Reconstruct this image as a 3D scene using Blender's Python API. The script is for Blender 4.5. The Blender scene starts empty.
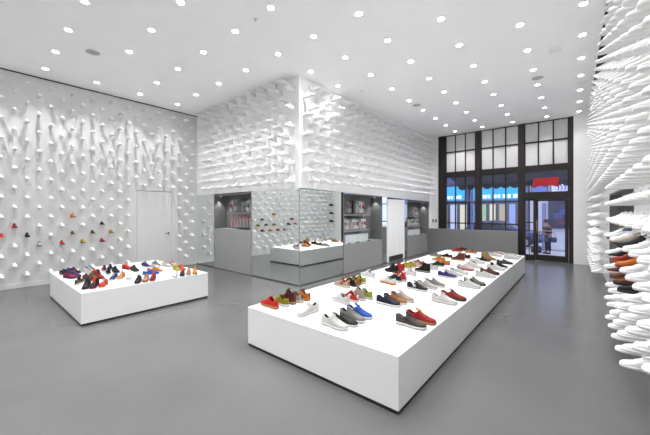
import bpy, bmesh, math, random
from mathutils import Vector, Matrix
random.seed(7)
S = bpy.context.scene
LAMP_W = 75; SPOT = 100; LENS = 40.0; WORLD = 2.4; EXPOSURE = -0.05
COL = S.collection
PI = math.pi
R = math.radians

# ------------------------------------------------------------------ materials
MATS = {}
def rgb(h):
    h = h.lstrip('#')
    def lin(c):
        c /= 255.0
        return c / 12.92 if c <= 0.04045 else ((c + 0.055) / 1.055) ** 2.4
    return tuple(lin(int(h[i:i + 2], 16)) for i in (0, 2, 4)) + (1.0,)

def mat(name, col, rough=0.6, metal=0.0, spec=0.5, noise=0.0, nscale=30.0, bump=0.0, bscale=80.0, emit=None, estr=0.0, coat=0.0):
    if name in MATS:
        return MATS[name]
    m = bpy.data.materials.new(name); m.use_nodes = True
    nt = m.node_tree; b = nt.nodes['Principled BSDF']
    c = rgb(col) if isinstance(col, str) else tuple(col) + (1.0,)
    b.inputs['Base Color'].default_value = c
    b.inputs['Roughness'].default_value = rough
    b.inputs['Metallic'].default_value = metal
    b.inputs['Specular IOR Level'].default_value = spec
    b.inputs['Coat Weight'].default_value = coat
    if noise > 0 or bump > 0:
        tc = nt.nodes.new('ShaderNodeTexCoord')
    if noise > 0:
        n = nt.nodes.new('ShaderNodeTexNoise'); n.inputs['Scale'].default_value = nscale; n.inputs['Detail'].default_value = 5
        nt.links.new(tc.outputs['Object'], n.inputs['Vector'])
        r = nt.nodes.new('ShaderNodeValToRGB')
        r.color_ramp.elements[0].position = 0.3; r.color_ramp.elements[1].position = 0.7
        r.color_ramp.elements[0].color = tuple(x * (1 - noise) for x in c[:3]) + (1,)
        r.color_ramp.elements[1].color = tuple(min(1, x * (1 + noise)) for x in c[:3]) + (1,)
        nt.links.new(n.outputs['Fac'], r.inputs['Fac']); nt.links.new(r.outputs['Color'], b.inputs['Base Color'])
    if bump > 0:
        n2 = nt.nodes.new('ShaderNodeTexNoise'); n2.inputs['Scale'].default_value = bscale; n2.inputs['Detail'].default_value = 3
        nt.links.new(tc.outputs['Object'], n2.inputs['Vector'])
        bp = nt.nodes.new('ShaderNodeBump'); bp.inputs['Strength'].default_value = bump; bp.inputs['Distance'].default_value = 0.002
        nt.links.new(n2.outputs['Fac'], bp.inputs['Height']); nt.links.new(bp.outputs['Normal'], b.inputs['Normal'])
    if emit:
        b.inputs['Emission Color'].default_value = rgb(emit); b.inputs['Emission Strength'].default_value = estr
    MATS[name] = m
    return m

def mat_glass(name, tint, gloss=0.06, rough=0.0):
    m = bpy.data.materials.new(name); m.use_nodes = True; nt = m.node_tree
    for n in list(nt.nodes): nt.nodes.remove(n)
    o = nt.nodes.new('ShaderNodeOutputMaterial'); mx = nt.nodes.new('ShaderNodeMixShader')
    t = nt.nodes.new('ShaderNodeBsdfTransparent'); g = nt.nodes.new('ShaderNodeBsdfGlossy')
    t.inputs['Color'].default_value = tint + (1,); g.inputs['Roughness'].default_value = rough
    mx.inputs['Fac'].default_value = gloss
    nt.links.new(t.outputs[0], mx.inputs[1]); nt.links.new(g.outputs[0], mx.inputs[2]); nt.links.new(mx.outputs[0], o.inputs['Surface'])
    return m

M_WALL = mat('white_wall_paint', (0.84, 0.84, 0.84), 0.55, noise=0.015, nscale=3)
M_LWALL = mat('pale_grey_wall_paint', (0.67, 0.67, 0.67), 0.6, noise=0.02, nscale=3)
M_CEIL = mat('ceiling_paint', (0.95, 0.95, 0.95), 0.7, noise=0.01, nscale=2)
M_CAST = mat('white_cast', (0.77, 0.77, 0.77), 0.42, bump=0.1, bscale=120)
M_FLOOR = None
def floor_mat():
    m = bpy.data.materials.new('polished_grey_floor'); m.use_nodes = True; nt = m.node_tree; b = nt.nodes['Principled BSDF']
    tc = nt.nodes.new('ShaderNodeTexCoord')
    n = nt.nodes.new('ShaderNodeTexNoise'); n.inputs['Scale'].default_value = 0.9; n.inputs['Detail'].default_value = 8
    nt.links.new(tc.outputs['Object'], n.inputs['Vector'])
    r = nt.nodes.new('ShaderNodeValToRGB')
    r.color_ramp.elements[0].position = .3; r.color_ramp.elements[1].position = .7
    r.color_ramp.elements[0].color = (FLOOR_A, FLOOR_A, FLOOR_A * 1.005, 1); r.color_ramp.elements[1].color = (FLOOR_B, FLOOR_B, FLOOR_B, 1)
    nt.links.new(n.outputs['Fac'], r.inputs['Fac']); nt.links.new(r.outputs['Color'], b.inputs['Base Color'])
    n2 = nt.nodes.new('ShaderNodeTexNoise'); n2.inputs['Scale'].default_value = 5; n2.inputs['Detail'].default_value = 6
    nt.links.new(tc.outputs['Object'], n2.inputs['Vector'])
    mr = nt.nodes.new('ShaderNodeMapRange'); mr.inputs['To Min'].default_value = .18; mr.inputs['To Max'].default_value = .27
    nt.links.new(n2.outputs['Fac'], mr.inputs['Value']); nt.links.new(mr.outputs['Result'], b.inputs['Roughness'])
    b.inputs['Specular IOR Level'].default_value = 0.5
    return m
FLOOR_A, FLOOR_B = 0.080, 0.097
M_FLOOR = floor_mat()
M_PLINTH = mat('satin_white_laminate', (0.66, 0.66, 0.66), 0.35)
M_KICK = mat('black_kick', (0.012, 0.012, 0.012), 0.5)
M_MIRROR = mat('mirror_silver', (0.90, 0.945, 0.925), 0.0, 1.0)
M_GREY = mat('grey_lacquer', (0.275, 0.275, 0.275), 0.4)
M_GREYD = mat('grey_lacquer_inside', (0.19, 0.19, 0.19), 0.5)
M_GREYM = mat('grey_low_wall', (0.20, 0.20, 0.202), 0.55)
M_BLACK = mat('black_metal', (0.018, 0.014, 0.012), 0.4, spec=0.4)
M_DARK = mat('dark_gap', (0.02, 0.02, 0.02), 0.8)
M_STEEL = mat('brushed_steel', (0.6, 0.6, 0.6), 0.3, 1.0)
M_GLASS = mat_glass('window_glass', (0.86, 0.88, 0.93), 0.05)
M_CLEAR = mat_glass('case_glass', (0.93, 0.95, 0.95), 0.06)
M_BLIND = mat('pale_blind', (0.56, 0.55, 0.56), 0.8)
M_LENS = mat('lamp_lens', (1, 1, 1), 0.5, emit='ffffff', estr=LENS)
M_PUCK = mat('puck_lens', (1, 1, 1), 0.5, emit='ffffff', estr=3.0)
M_RING = mat('lamp_trim', (0.85, 0.85, 0.85), 0.4)
M_SPK = mat('speaker_mesh', (0.42, 0.42, 0.43), 0.7, bump=0.3, bscale=400)

# ------------------------------------------------------------------ mesh helpers
class MB:
    """collects shapes, then links them as one mesh object"""
    def __init__(s): s.bm = bmesh.new()
    def box(s, x0, y0, z0, x1, y1, z1, bev=0.0):
        g = bmesh.ops.create_cube(s.bm, size=1.0); vs = g['verts']
        for v in vs:
            v.co = Vector(((x0 + x1) / 2 + v.co.x * (x1 - x0), (y0 + y1) / 2 + v.co.y * (y1 - y0), (z0 + z1) / 2 + v.co.z * (z1 - z0)))
        if bev > 0:
            es = list({e for v in vs for e in v.link_edges})
            bmesh.ops.bevel(s.bm, geom=es, offset=bev, segments=2, affect='EDGES', profile=0.5)
        return s
    def tube(s, a, b, r, r2=None, n=10, cap=True):
        a, b = Vector(a), Vector(b); d = b - a
        g = bmesh.ops.create_cone(s.bm, cap_ends=cap, segments=n, radius1=r, radius2=r if r2 is None else r2, depth=d.length)
        q = d.to_track_quat('Z', 'Y').to_matrix().to_4x4()
        bmesh.ops.transform(s.bm, matrix=Matrix.Translation((a + b) / 2) @ q, verts=g['verts'])
        return s
    def ball(s, c, r, sc=(1, 1, 1), n=12):
        g = bmesh.ops.create_uvsphere(s.bm, u_segments=n, v_segments=max(6, n // 2 + 2), radius=r)
        bmesh.ops.transform(s.bm, matrix=Matrix.Translation(c) @ Matrix.Diagonal((sc[0], sc[1], sc[2], 1)), verts=g['verts'])
        return s
    def path(s, pts, r, n=8):
        for a, b in zip(pts[:-1], pts[1:]): s.tube(a, b, r, n=n)
        for p in pts[1:-1]: s.ball(p, r, n=8)
        return s
    def loft(s, rings, closed=True, cap=True):
        vs = [[s.bm.verts.new(p) for p in r] for r in rings]
        n = len(rings[0])
        for i in range(len(rings) - 1):
            for j in range(n if closed else n - 1):
                k = (j + 1) % n
                try: s.bm.faces.new((vs[i][j], vs[i][k], vs[i + 1][k], vs[i + 1][j]))
                except ValueError: pass
        if cap and closed:
            s.bm.faces.new(vs[0]); s.bm.faces.new(vs[-1])
        return s
    def lathe(s, prof, n=24, c=(0, 0, 0)):
        rings = [[(c[0] + r * math.cos(2 * PI * j / n), c[1] + r * math.sin(2 * PI * j / n), c[2] + z) for j in range(n)] for r, z in prof]
        return s.loft(rings, True, True)
    def prism(s, pts, axis, a, b):
        """outline pts (2-D) extruded along axis from a to b"""
        def P(p, t):
            return {'x': (t, p[0], p[1]), 'y': (p[0], t, p[1]), 'z': (p[0], p[1], t)}[axis]
        return s.loft([[P(p, a) for p in pts], [P(p, b) for p in pts]], True, True)
    def mesh(s, name, m=None, smooth=False):
        bmesh.ops.recalc_face_normals(s.bm, faces=s.bm.faces)
        me = bpy.data.meshes.new(name); s.bm.to_mesh(me); s.bm.free()
        if m: me.materials.append(m)
        if smooth:
            for p in me.polygons: p.use_smooth = True
        return me
    def build(s, name, m=None, parent=None, smooth=False, loc=None, rz=0.0):
        return link(name, s.mesh(name, m, smooth), parent, loc, rz)

def link(name, me, parent=None, loc=None, rz=0.0, m=None):
    o = bpy.data.objects.new(name, me); COL.objects.link(o)
    if parent: o.parent = parent
    if loc is not None: o.location = loc
    if rz: o.rotation_euler.z = rz
    if m is not None: setmat(o, m)
    return o
def setmat(o, m):
    sl = o.material_slots[0]; sl.link = 'OBJECT'; sl.material = m
def tag(o, label, cat, group=None, kind=None):
    o['label'] = label; o['category'] = cat
    if group: o['group'] = group
    if kind: o['kind'] = kind
    return o
def thing(name, label, cat, loc=(0, 0, 0), rz=0.0, group=None, sc=None):
    o = bpy.data.objects.new(name, None); COL.objects.link(o); o.empty_display_size = 0.1
    o.location = loc; o.rotation_euler = (0, 0, rz)
    if sc: o.scale = (sc, sc, sc)
    return tag(o, label, cat, group)
def struct(o):
    o['kind'] = 'structure'; return o
def copy_tree(o, parent=None):
    c = o.copy(); COL.objects.link(c)
    if parent: c.parent = parent
    for ch in list(o.children): copy_tree(ch, c)
    return c
ORD = ['zeroth', 'first', 'second', 'third', 'fourth', 'fifth', 'sixth', 'seventh', 'eighth', 'ninth', 'tenth', 'eleventh', 'twelfth', 'thirteenth',
       'fourteenth', 'fifteenth', 'sixteenth', 'seventeenth', 'eighteenth', 'nineteenth', 'twentieth']
TENS = {2: 'twenty', 3: 'thirty', 4: 'forty', 5: 'fifty'}
def ordn(n):
    if n <= 20: return ORD[n]
    t, u = divmod(n, 10)
    return {3: 'thirtieth', 4: 'fortieth', 5: 'fiftieth'}[t] if u == 0 else TENS[t] + '-' + ORD[u]

# ------------------------------------------------------------------ room shell
H = 4.51                 # ceiling height
LX, RX0, RS = -9.01, 0.60, 0.0157   # left wall, right wall x = RX0 - RS*y
BY, BX = 4.63, -4.60     # faces of the mirrored block
WY = 12.05               # window wall
Y0 = -2.60               # wall behind the camera
def rx(y): return RX0 - RS * y

b = MB().box(LX - .3, Y0 - .3, -.12, 1.4, WY + .12, 0.0); struct(b.build('floor', M_FLOOR))
b = MB().box(LX - .3, Y0 - .3, H, 1.4, WY + .12, H + .15); struct(b.build('ceiling', M_CEIL))
# left wall with a flush door leaf
DY0, DY1, DZ = 2.98, 3.88, 2.16
b = MB()
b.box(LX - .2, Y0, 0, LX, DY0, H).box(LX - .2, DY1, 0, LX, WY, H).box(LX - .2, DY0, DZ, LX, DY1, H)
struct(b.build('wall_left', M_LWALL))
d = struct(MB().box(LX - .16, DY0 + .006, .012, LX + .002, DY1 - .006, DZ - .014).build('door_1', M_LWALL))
hb = MB().tube((LX + .002, DY1 - .09, .98), (LX + .012, DY1 - .09, .98), .026, n=16).tube((LX + .01, DY1 - .09, .98), (LX + .055, DY1 - .09, .98), .009)
hb.tube((LX + .05, DY1 - .085, .98), (LX + .05, DY1 - .2, .98), .009)
hb.build('door_handle', mat('dark_steel', (.12, .12, .12), .35, 1.0), d)
struct(MB().box(LX - .17, DY0, .0, LX - .162, DY1, DZ).build('trim_1', M_DARK))
struct(MB().box(LX, Y0, H - .022, LX + .018, BY, H - .001).build('trim_2', M_DARK))       # shadow gap under the ceiling
b = MB().box(LX, Y0, .0, LX + .012, DY0 - .02, .09).box(LX, DY1 + .02, 0, LX + .012, BY - .012, .09)
struct(b.build('baseboard_left', M_LWALL))
struct(MB().box(LX - .2, Y0 - .2, 0, 1.4, Y0, H).build('wall_back', M_WALL))

# right wall (slightly out of square), with a recess for a grey display niche
NY0, NY1, NZ = 5.45, 8.66, 1.96
def rwall(bm, ya, yb, za, zb, t=.2, off=0.0):
    bm.prism([(rx(ya) + off, ya), (rx(yb) + off, yb), (rx(yb) + off + t, yb), (rx(ya) + off + t, ya)], 'z', za, zb)
b = MB(); rwall(b, Y0, NY0, 0, H); rwall(b, NY1, WY, 0, H); rwall(b, NY0, NY1, NZ, H)
struct(b.build('wall_right', M_WALL))
b = MB(); rwall(b, Y0, WY - .07, H - .012, H - .001, .13, -.235); struct(b.build('trim_3', M_DARK))
# white pier beside the entrance door, and the strip of wall left of the windows
struct(MB().box(-.17, WY - .06, 0, .72, WY + .1, H).build('wall_front_pier', M_WALL))
struct(MB().box(BX - .1, WY - .02, 0, -4.27, WY + .1, H).build('wall_front_left', M_WALL))
for k, x in enumerate((-4.49, -4.38)):
    sw = MB().box(x - .035, WY - .03, 1.17, x + .035, WY - .0195, 1.29, .003).build('switch_plate', mat('switch_grey', (.2, .2, .2), .4))
    tag(sw, ('left' if k == 0 else 'right') + ' one of two small dark switch plates on the white strip beside the windows', 'switch', 'switch plates by the windows')

# block: upper walls carry the cast shoes, lower walls carry mirrors and cabinets
ZL = 2.10
struct(MB().box(LX, BY, ZL, BX, BY + .12, H).build('wall_block_left', M_WALL))
zr = lambda y: 2.11 - (y - 4.63) * .016          # lower edge of the right face
bm_ = MB(); bm_.prism([(BY + .12, zr(BY)), (WY, zr(WY)), (WY, H), (BY + .12, H)], 'x', BX - .12, BX)
struct(bm_.build('wall_block_right', M_WALL))
struct(MB().box(BX - .045, BY - .012, ZL, BX + .012, BY + .05, H, .002).build('trim_4', M_WALL))
# lower backing walls behind the mirrors
b = MB()
for a, c in ((LX, -8.0), (-6.27, BX - .03)): b.box(a, BY + .02, 0, c, BY + .12, ZL)
struct(b.build('wall_block_lower_left', M_GREYD))
b = MB()
for a, c in ((BY + .03, 6.2), (8.17, 8.48), (9.66, 9.9), (11.84, WY)): b.box(BX - .12, a, 0, BX - .02, c, min(zr(a), zr(c)))
struct(b.build('wall_block_lower_right', M_GREYD))
def mirror(name_lab, x0, y0, x1, y1, z1):
    o = MB().box(x0, y0, .004, x1, y1, z1).build('mirror_panel', M_MIRROR)
    tag(o, name_lab, 'mirror', 'mirror panels round the block')
mirror('tall mirror between the left wall and the first grey cabinet', LX + .002, BY, -8.002, BY + .018, ZL - .002)
mirror('wide mirror reflecting the left wall, between the first grey cabinet and the block corner', -6.268, BY, BX - .001, BY + .018, ZL - .002)
mirror('wide mirror from the block corner to the second grey cabinet, facing the long plinth', BX - .018, BY + .0185, BX, 6.198, zr(6.2) - .004)
mirror('narrow mirror strip between the second grey cabinet and the white column panel', BX - .018, 8.172, BX, 8.478, zr(8.48) - .004)
mirror('narrow mirror strip between the white column panel and the far cabinet', BX - .018, 9.662, BX, 9.898, zr(9.9) - .004)
struct(MB().box(BX - .02, 11.842, 0, BX, WY - .02, zr(WY) - .004).build('wall_block_end', M_WALL))
# white column panel with a floor grille
cp = thing('column_panel', 'white floor to lintel column panel with a dark grille at its foot', 'column panel', (BX, 9.07, 0))
pb = MB(); w3 = (9.66 - 8.48) / 3
for k in range(3): pb.box(-.06, -.59 + k * w3 + .003, .02, .02, -.59 + (k + 1) * w3 - .003, 1.985)
pb.box(-.1, -.588, .0, -.02, .588, 1.985)
pb.build('panel', M_WALL, cp)
gb = MB().box(.02, -.5, .03, .026, .45, .19)
for k in range(7): gb.box(.026, -.49, .04 + k * .02, .034, .44, .049 + k * .02)
gb.build('grille', mat('grille_grey', (.10, .10, .10), .4, .6), cp)

# ------------------------------------------------------------------ window wall and entrance
FY0, FY1 = WY - .05, WY + .08
def posts(name, x0, x1):
    struct(MB().box(x0, FY0, 0, x1, FY1, H).build(name, M_BLACK))
posts('trim_5', -4.27, -4.0); posts('trim_6', -2.93, -2.76); posts('trim_7', -1.59, -1.44); posts('trim_8', -.28, -.17)
b = MB()
for x0, x1 in ((-4.0, -2.93), (-2.76, -1.59), (-1.44, -.28)): b.box(x0, FY0, 2.92, x1, FY1, 3.08)
struct(b.build('trim_9', M_BLACK))
struct(MB().box(-1.44, FY0, 1.985, -.28, FY1, 2.2).build('trim_10', M_BLACK))
b = MB()
for x0, x1 in ((-4.0, -2.93), (-2.76, -1.59)): b.box(x0, FY0, 0, x1, FY1, .34)
struct(b.build('wall_front_sill', M_BLACK))
def window(n, x0, x1, zlo, zs, lower_cols=3):
    fr = MB(); w = (x1 - x0) / 3
    for k in (1, 2): fr.box(x0 + k * w - .018, WY - .02, 3.08, x0 + k * w + .018, WY + .04, H)
    fr.box(x0, WY - .02, 3.835, x1, WY + .04, 3.885); fr.box(x0, WY - .02, H - .03, x1, WY + .04, H); fr.box(x0, WY - .02, 3.08, x1, WY + .04, 3.105)
    for k in range(1, lower_cols): fr.box(x0 + k * w - .018, WY - .02, zlo, x0 + k * w + .018, WY + .04, 2.92)
    for z in zs: fr.box(x0, WY - .02, z - .02, x1, WY + .04, z + .02)
    fr.box(x0, WY - .02, zlo, x1, WY + .04, zlo + .03).box(x0, WY - .02, 2.89, x1, WY + .04, 2.92)
    fr.box(x0, WY - .02, zlo, x0 + .03, WY + .04, H).box(x1 - .03, WY - .02, zlo, x1, WY + .04, H)
    f = struct(fr.build('window_%d' % n, M_BLACK))
    MB().box(x0 + .005, WY + .005, zlo + .005, x1 - .005, WY + .012, 2.915).build('pane', M_GLASS, f)
    MB().box(x0 + .005, WY + .005, 3.085, x1 - .005, WY + .02, H - .005).build('blind_panel', M_BLIND, f)
window(1, -4.0, -2.93, .34, (1.93, 1.16)); window(2, -2.76, -1.59, .34, (1.93, 1.16)); window(3, -1.44, -.28, 2.2, (), 1)
# entrance door with a side light
sl = struct(MB().box(-1.44, WY - .03, 0, -1.40, WY + .04, 1.985).box(-1.19, WY - .03, 0, -1.13, WY + .04, 1.985).box(-1.40, WY - .03, 0, -1.19, WY + .04, .18)
            .box(-1.40, WY - .03, 1.95, -1.19, WY + .04, 1.985).box(-1.40, WY - .02, 1.22, -1.19, WY + .03, 1.25).box(-1.40, WY - .02, .95, -1.19, WY + .03, .975)
            .box(-1.31, WY - .02, .18, -1.295, WY + .03, 1.95).build('window_4', M_BLACK))
MB().box(-1.41, WY + .002, .17, -1.18, WY + .009, 1.96).build('pane', M_GLASS, sl)
dr = struct(MB().box(-1.125, WY - .03, .01, -1.06, WY + .03, 1.98).box(-.375, WY - .03, .01, -.285, WY + .03, 1.98).box(-1.06, WY - .03, .01, -.375, WY + .03, .2)
            .box(-1.06, WY - .03, 1.93, -.375, WY + .03, 1.98).build('door_2', M_BLACK))
MB().box(-1.065, WY - .003, .195, -.37, WY + .004, 1.935).build('pane', M_GLASS, dr)
MB().box(-1.06, WY - .035, .965, -.375, WY - .01, .985).build('push_bar', M_STEEL, dr)
MB().path([(-1.09, WY - .03, 1.3), (-1.09, WY - .085, 1.3), (-1.09, WY - .085, .92), (-1.09, WY - .03, .92)], .012).build('pull_handle', mat('brass', (.45, .25, .12), .35, .9), dr)

# red banner and dark waves hung in the transom glass
pts = [(-1.19, 2.34), (-1.19, 2.665), (-1.15, 2.68)]
pts += [(-1.15 + .60 * t / 10, 2.68 - .012 * math.sin(PI * t / 10)) for t in range(1, 11)] + [(-.51, 2.66), (-.54, 2.5), (-.51, 2.35)]
pts += [(-.51 - .68 * t / 12, 2.35 + .085 * math.sin(PI * t / 12) ** .7) for t in range(1, 12)]
s_ = thing('banner_sign', 'red banner with a concave lower edge hung in the glass above the entrance door', 'sign', (0, 0, 0))
MB().prism(pts, 'y', WY - .034, WY - .022).build('banner', mat('banner_red', '#A80C1A', .7, coat=.0), s_)
wv = thing('window_sign', 'three dark wavy strokes hung in the glass right of the red banner', 'sign', (0, 0, 0))
for k in range(3):
    x = -.565 + k * .085
    q = [(x + .028 * math.sin(t * .9) + t * .006, WY - .03, 2.26 + t * .032) for t in range(7)]
    MB().path(q, .011, 6).build('stroke', mat('sign_navy', (.015, .02, .05), .4), wv)

# grey low wall in front of the windows
lw = MB().box(BX + .002, 11.70, 0, -1.585, 11.84, .94, .004).build('low_wall', M_GREYM)
tag(lw, 'grey waist high low wall standing in front of the black framed windows', 'low wall')

# ------------------------------------------------------------------ cabinets
M_SHELF = mat('shelf_grey', (.24, .24, .24), .45)
def cabinet(label, loc, rz, W, top, counter, shelves, lamp_side, depth=.40, vitrine=None, zlow=.004):
    t = thing('display_cabinet', label, 'cabinet', loc, rz, 'grey display cabinets')
    cb = MB(); th = .022
    cb.box(.002, -.008, zlow, th, depth, top).box(W - th, -.008, zlow, W - .002, depth, top).box(th, -.008, top - .03, W - th, depth, top)
    cb.box(th, depth - .02, zlow, W - th, depth, top - .03)
    cb.build('carcass', M_GREYD, t)
    MB().box(th + .003, -.006, .012, W - th - .003, .014, counter - .026, .002).build('lower_panel', M_GREY, t)
    MB().box(th, .002, counter - .022, W - th, depth - .02, counter).build('counter', M_GREY, t)
    x0, x1 = (th, W - .62) if lamp_side > 0 else (.55, W - th)
    for z in shelves:
        MB().box(x0 if vitrine is None else th, .06, z - .03, x1, depth - .02, z).build('shelf', M_SHELF, t)
    if vitrine:
        MB().box(th + .01, .012, counter + .001, W - th - .01, .018, vitrine - .032).build('glass_front', M_CLEAR, t)
    return t
def at(cab, x, y, z):
    return cab.matrix_basis @ Vector((x, y, z))
def puck(cab, x, y, z, lab, tx, tz, power):
    p = at(cab, x, y, z)
    t = thing('puck_light', lab, 'lamp', p, 0, 'cabinet puck lights')
    MB().tube((0, 0, -.012), (0, 0, 0), .035, n=20).build('housing', M_STEEL, t)
    MB().tube((0, 0, -.0145), (0, 0, -.012), .026, n=20).build('lens', M_PUCK, t)
    L = bpy.data.lights.new('puck_lamp', 'SPOT'); L.energy = power; L.spot_size = R(72); L.spot_blend = .25; L.shadow_soft_size = .02
    o = bpy.data.objects.new('puck_lamp', L); COL.objects.link(o); o.parent = t; o.location = (0, 0, -.02)
    return t
C1 = cabinet('grey display cabinet of bags set in the block face nearest the left wall', (-8.0, BY, 0), 0, 1.73, 2.07, 1.12, (1.57,), -1)
C2 = cabinet('grey display cabinet of backpacks in the block face left of the white column panel', (BX, 6.2, 0), PI / 2, 1.97, 2.06, .75, (1.52, 1.09), 1, vitrine=1.09)
C3 = cabinet('grey display cabinet of backpacks in the block face nearest the windows', (BX, 9.9, 0), PI / 2, 1.94, 1.975, .72, (1.44, 1.06), 1, vitrine=1.06)
C4 = cabinet('empty grey display cabinet recessed in the right wall among the cast shoes', (rx(NY1) - .0, NY1 - .002, 0), -PI / 2 + RS, NY1 - NY0 - .004, NZ - .004, .5, (), 1, depth=.38)
puck(C1, .12, .14, 2.038, 'puck light under the top of the cabinet nearest the left wall', .3, 1.5, 13.0)
puck(C1, .40, .30, 1.60, 'puck light at shelf level in the cabinet nearest the left wall', .3, 1.2, 5.0)
puck(C2, 1.86, .20, 2.028, 'puck light under the top of the cabinet left of the white column panel', 1, 1, 13.0)
puck(C2, 1.50, .34, 1.488, 'puck light at upper shelf level in the cabinet left of the white column panel', 1, 1, 5.0)
puck(C3, 1.83, .20, 1.943, 'puck light under the top of the cabinet nearest the windows', 1, 1, 13.0)
puck(C3, 1.48, .34, 1.408, 'puck light at upper shelf level in the cabinet nearest the windows', 1, 1, 5.0)

# bags -------------------------------------------------------------
M_BAGW = mat('bag_white', (.40, .40, .39), .6, noise=.05, nscale=8); M_BAGG = mat('bag_grey', (.20, .20, .20), .6, noise=.06, nscale=8)
M_BAGD = mat('bag_dark', (.06, .06, .065), .5); M_PINK = mat('bag_magenta', '#C2184B', .5); M_GREEN = mat('bag_green', '#1E8A6A', .5); M_REDB = mat('bag_red', '#B01530', .5)
def rbox(x0, y0, z0, x1, y1, z1, bev=.03):
    return MB().box(x0, y0, z0, x1, y1, z1, bev)
def backpack(cab, x, y, z, w, d, h, body, accent, label, group, turn=0):
    t = thing('backpack', label, 'backpack', at(cab, x, y, z), cab.rotation_euler.z + turn, group)
    bm = MB(); rings = []
    for k in range(9):
        f = k / 8; s = 1.0 - .06 * f - .34 * max(0, f - .62) ** 1.3 * 2
        s2 = 1.0 - .5 * max(0, f - .5) * 1.3
        rings.append([(w / 2 * s * math.copysign(abs(math.cos(a)) ** .55, math.cos(a)), d / 2 * s2 * math.copysign(abs(math.sin(a)) ** .55, math.sin(a)), .001 + f * h) for a in [2 * PI * j / 24 for j in range(24)]])
    bm.loft(rings).build('body', body, t, True)
    rbox(-w * .34, -d * .5 - .03, h * .06, w * .34, -d * .5 + .02, h * .44, .015).build('front_pocket', body, t, True)
    rbox(-w * .40, -d * .5 - .012, h * .58, w * .40, -d * .2, h * .90, .012).build('flap', body, t, True)
    for s in (-1, 1): MB().box(s * w * .2 - .014, -d * .5 - .037, h * .38, s * w * .2 + .014, -d * .5 - .006, h * .72, .004).build('strap', accent if s > 0 else M_BAGG, t)
    MB().path([(-.03, .0, h - .01), (-.03, .0, h + .035), (.03, .0, h + .035), (.03, .0, h - .01)], .008).build('grab_handle', M_BAGG, t)
    return t
def tote(cab, x, y, z, w, d, h, body, handle, label, group):
    t = thing('tote_bag', label, 'bag', at(cab, x, y, z), cab.rotation_euler.z, group)
    rings = []
    for k in range(6):
        f = k / 5; ww = w / 2 * (.9 + .12 * f); dd = d / 2 * (1 - .35 * f)
        rings.append([(ww * math.copysign(abs(math.cos(a)) ** .4, math.cos(a)), dd * math.copysign(abs(math.sin(a)) ** .4, math.sin(a)), .001 + f * h) for a in [2 * PI * j / 20 for j in range(20)]])
    MB().loft(rings).build('body', body, t, True)
    for s in (-1, 1):
        q = [(w * .22 * math.cos(a), s * d * .2, h - .02 + .1 * math.sin(a)) for a in [PI * j / 8 for j in range(9)]]
        MB().path(q, .008).build('handle', handle, t)
    rbox(-w * .3, -d * .5 - .008, h * .1, w * .3, -d * .3, h * .5, .01).build('front_pocket', body, t, True)
    return t
g = 'bags on the upper shelf nearest the left wall'
backpack(C1, .66, .2, 1.571, .17, .14, .34, M_BAGW, M_PINK, 'slim white backpack with magenta strap, leftmost on its shelf', g)
backpack(C1, .90, .2, 1.571, .24, .16, .36, M_BAGG, M_BAGG, 'grey backpack between the magenta strapped one and the tote bag', g)
tote(C1, 1.18, .2, 1.571, .25, .16, .30, M_BAGG, M_BAGD, 'grey tote bag with black handles on the shelf nearest the left wall', g)
backpack(C1, 1.42, .2, 1.571, .17, .14, .34, M_BAGW, M_GREEN, 'white backpack with green strap right of the grey tote bag', g)
backpack(C1, 1.61, .2, 1.571, .17, .14, .33, M_BAGG, M_BAGG, 'grey backpack last at the shelf end beside the green strapped one', g)
rail = tag(MB().tube((.55, .16, 0), (1.705, .16, 0), .008).build('hanging_rail', M_STEEL, None, loc=at(C1, 0, 0, 1.505)), 'thin steel rail holding white packs under the shelf nearest the left wall', 'rail')
for k in range(8):
    x = .62 + k * .14
    t = thing('hanging_pack', ordn(k + 1) + ' from the left of eight white and pink packs hanging under the bags', 'pack', at(C1, x, .16, 1.505), 0, 'white packs hanging under the bags')
    MB().box(-.045, -.012, -.33, .045, .012, -.03, .006).build('card', M_BAGW, t)
    p = MB()
    if k < 3: p.box(-.047, -.016, -.30, -.012, -.0115, -.2).box(.0, -.016, -.17, .03, -.0115, -.08).box(-.03, -.016, -.10, -.005, -.0115, -.045)
    else: p.box(-.046, -.016, -.085, .046, -.0115, -.04).box(-.03, -.016, -.16, -.01, -.0115, -.12)
    p.build('print', mat('pack_pink', '#C9556A', .6), t)
    if k >= 3: MB().box(-.036, -.016, -.30, .0, -.0115, -.18).build('motif', M_BAGG, t)
    MB().path([(0, 0, -.03), (0, 0, -.008), (.0, .012, .004)], .003, 6).build('hook', M_STEEL, t)
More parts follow.
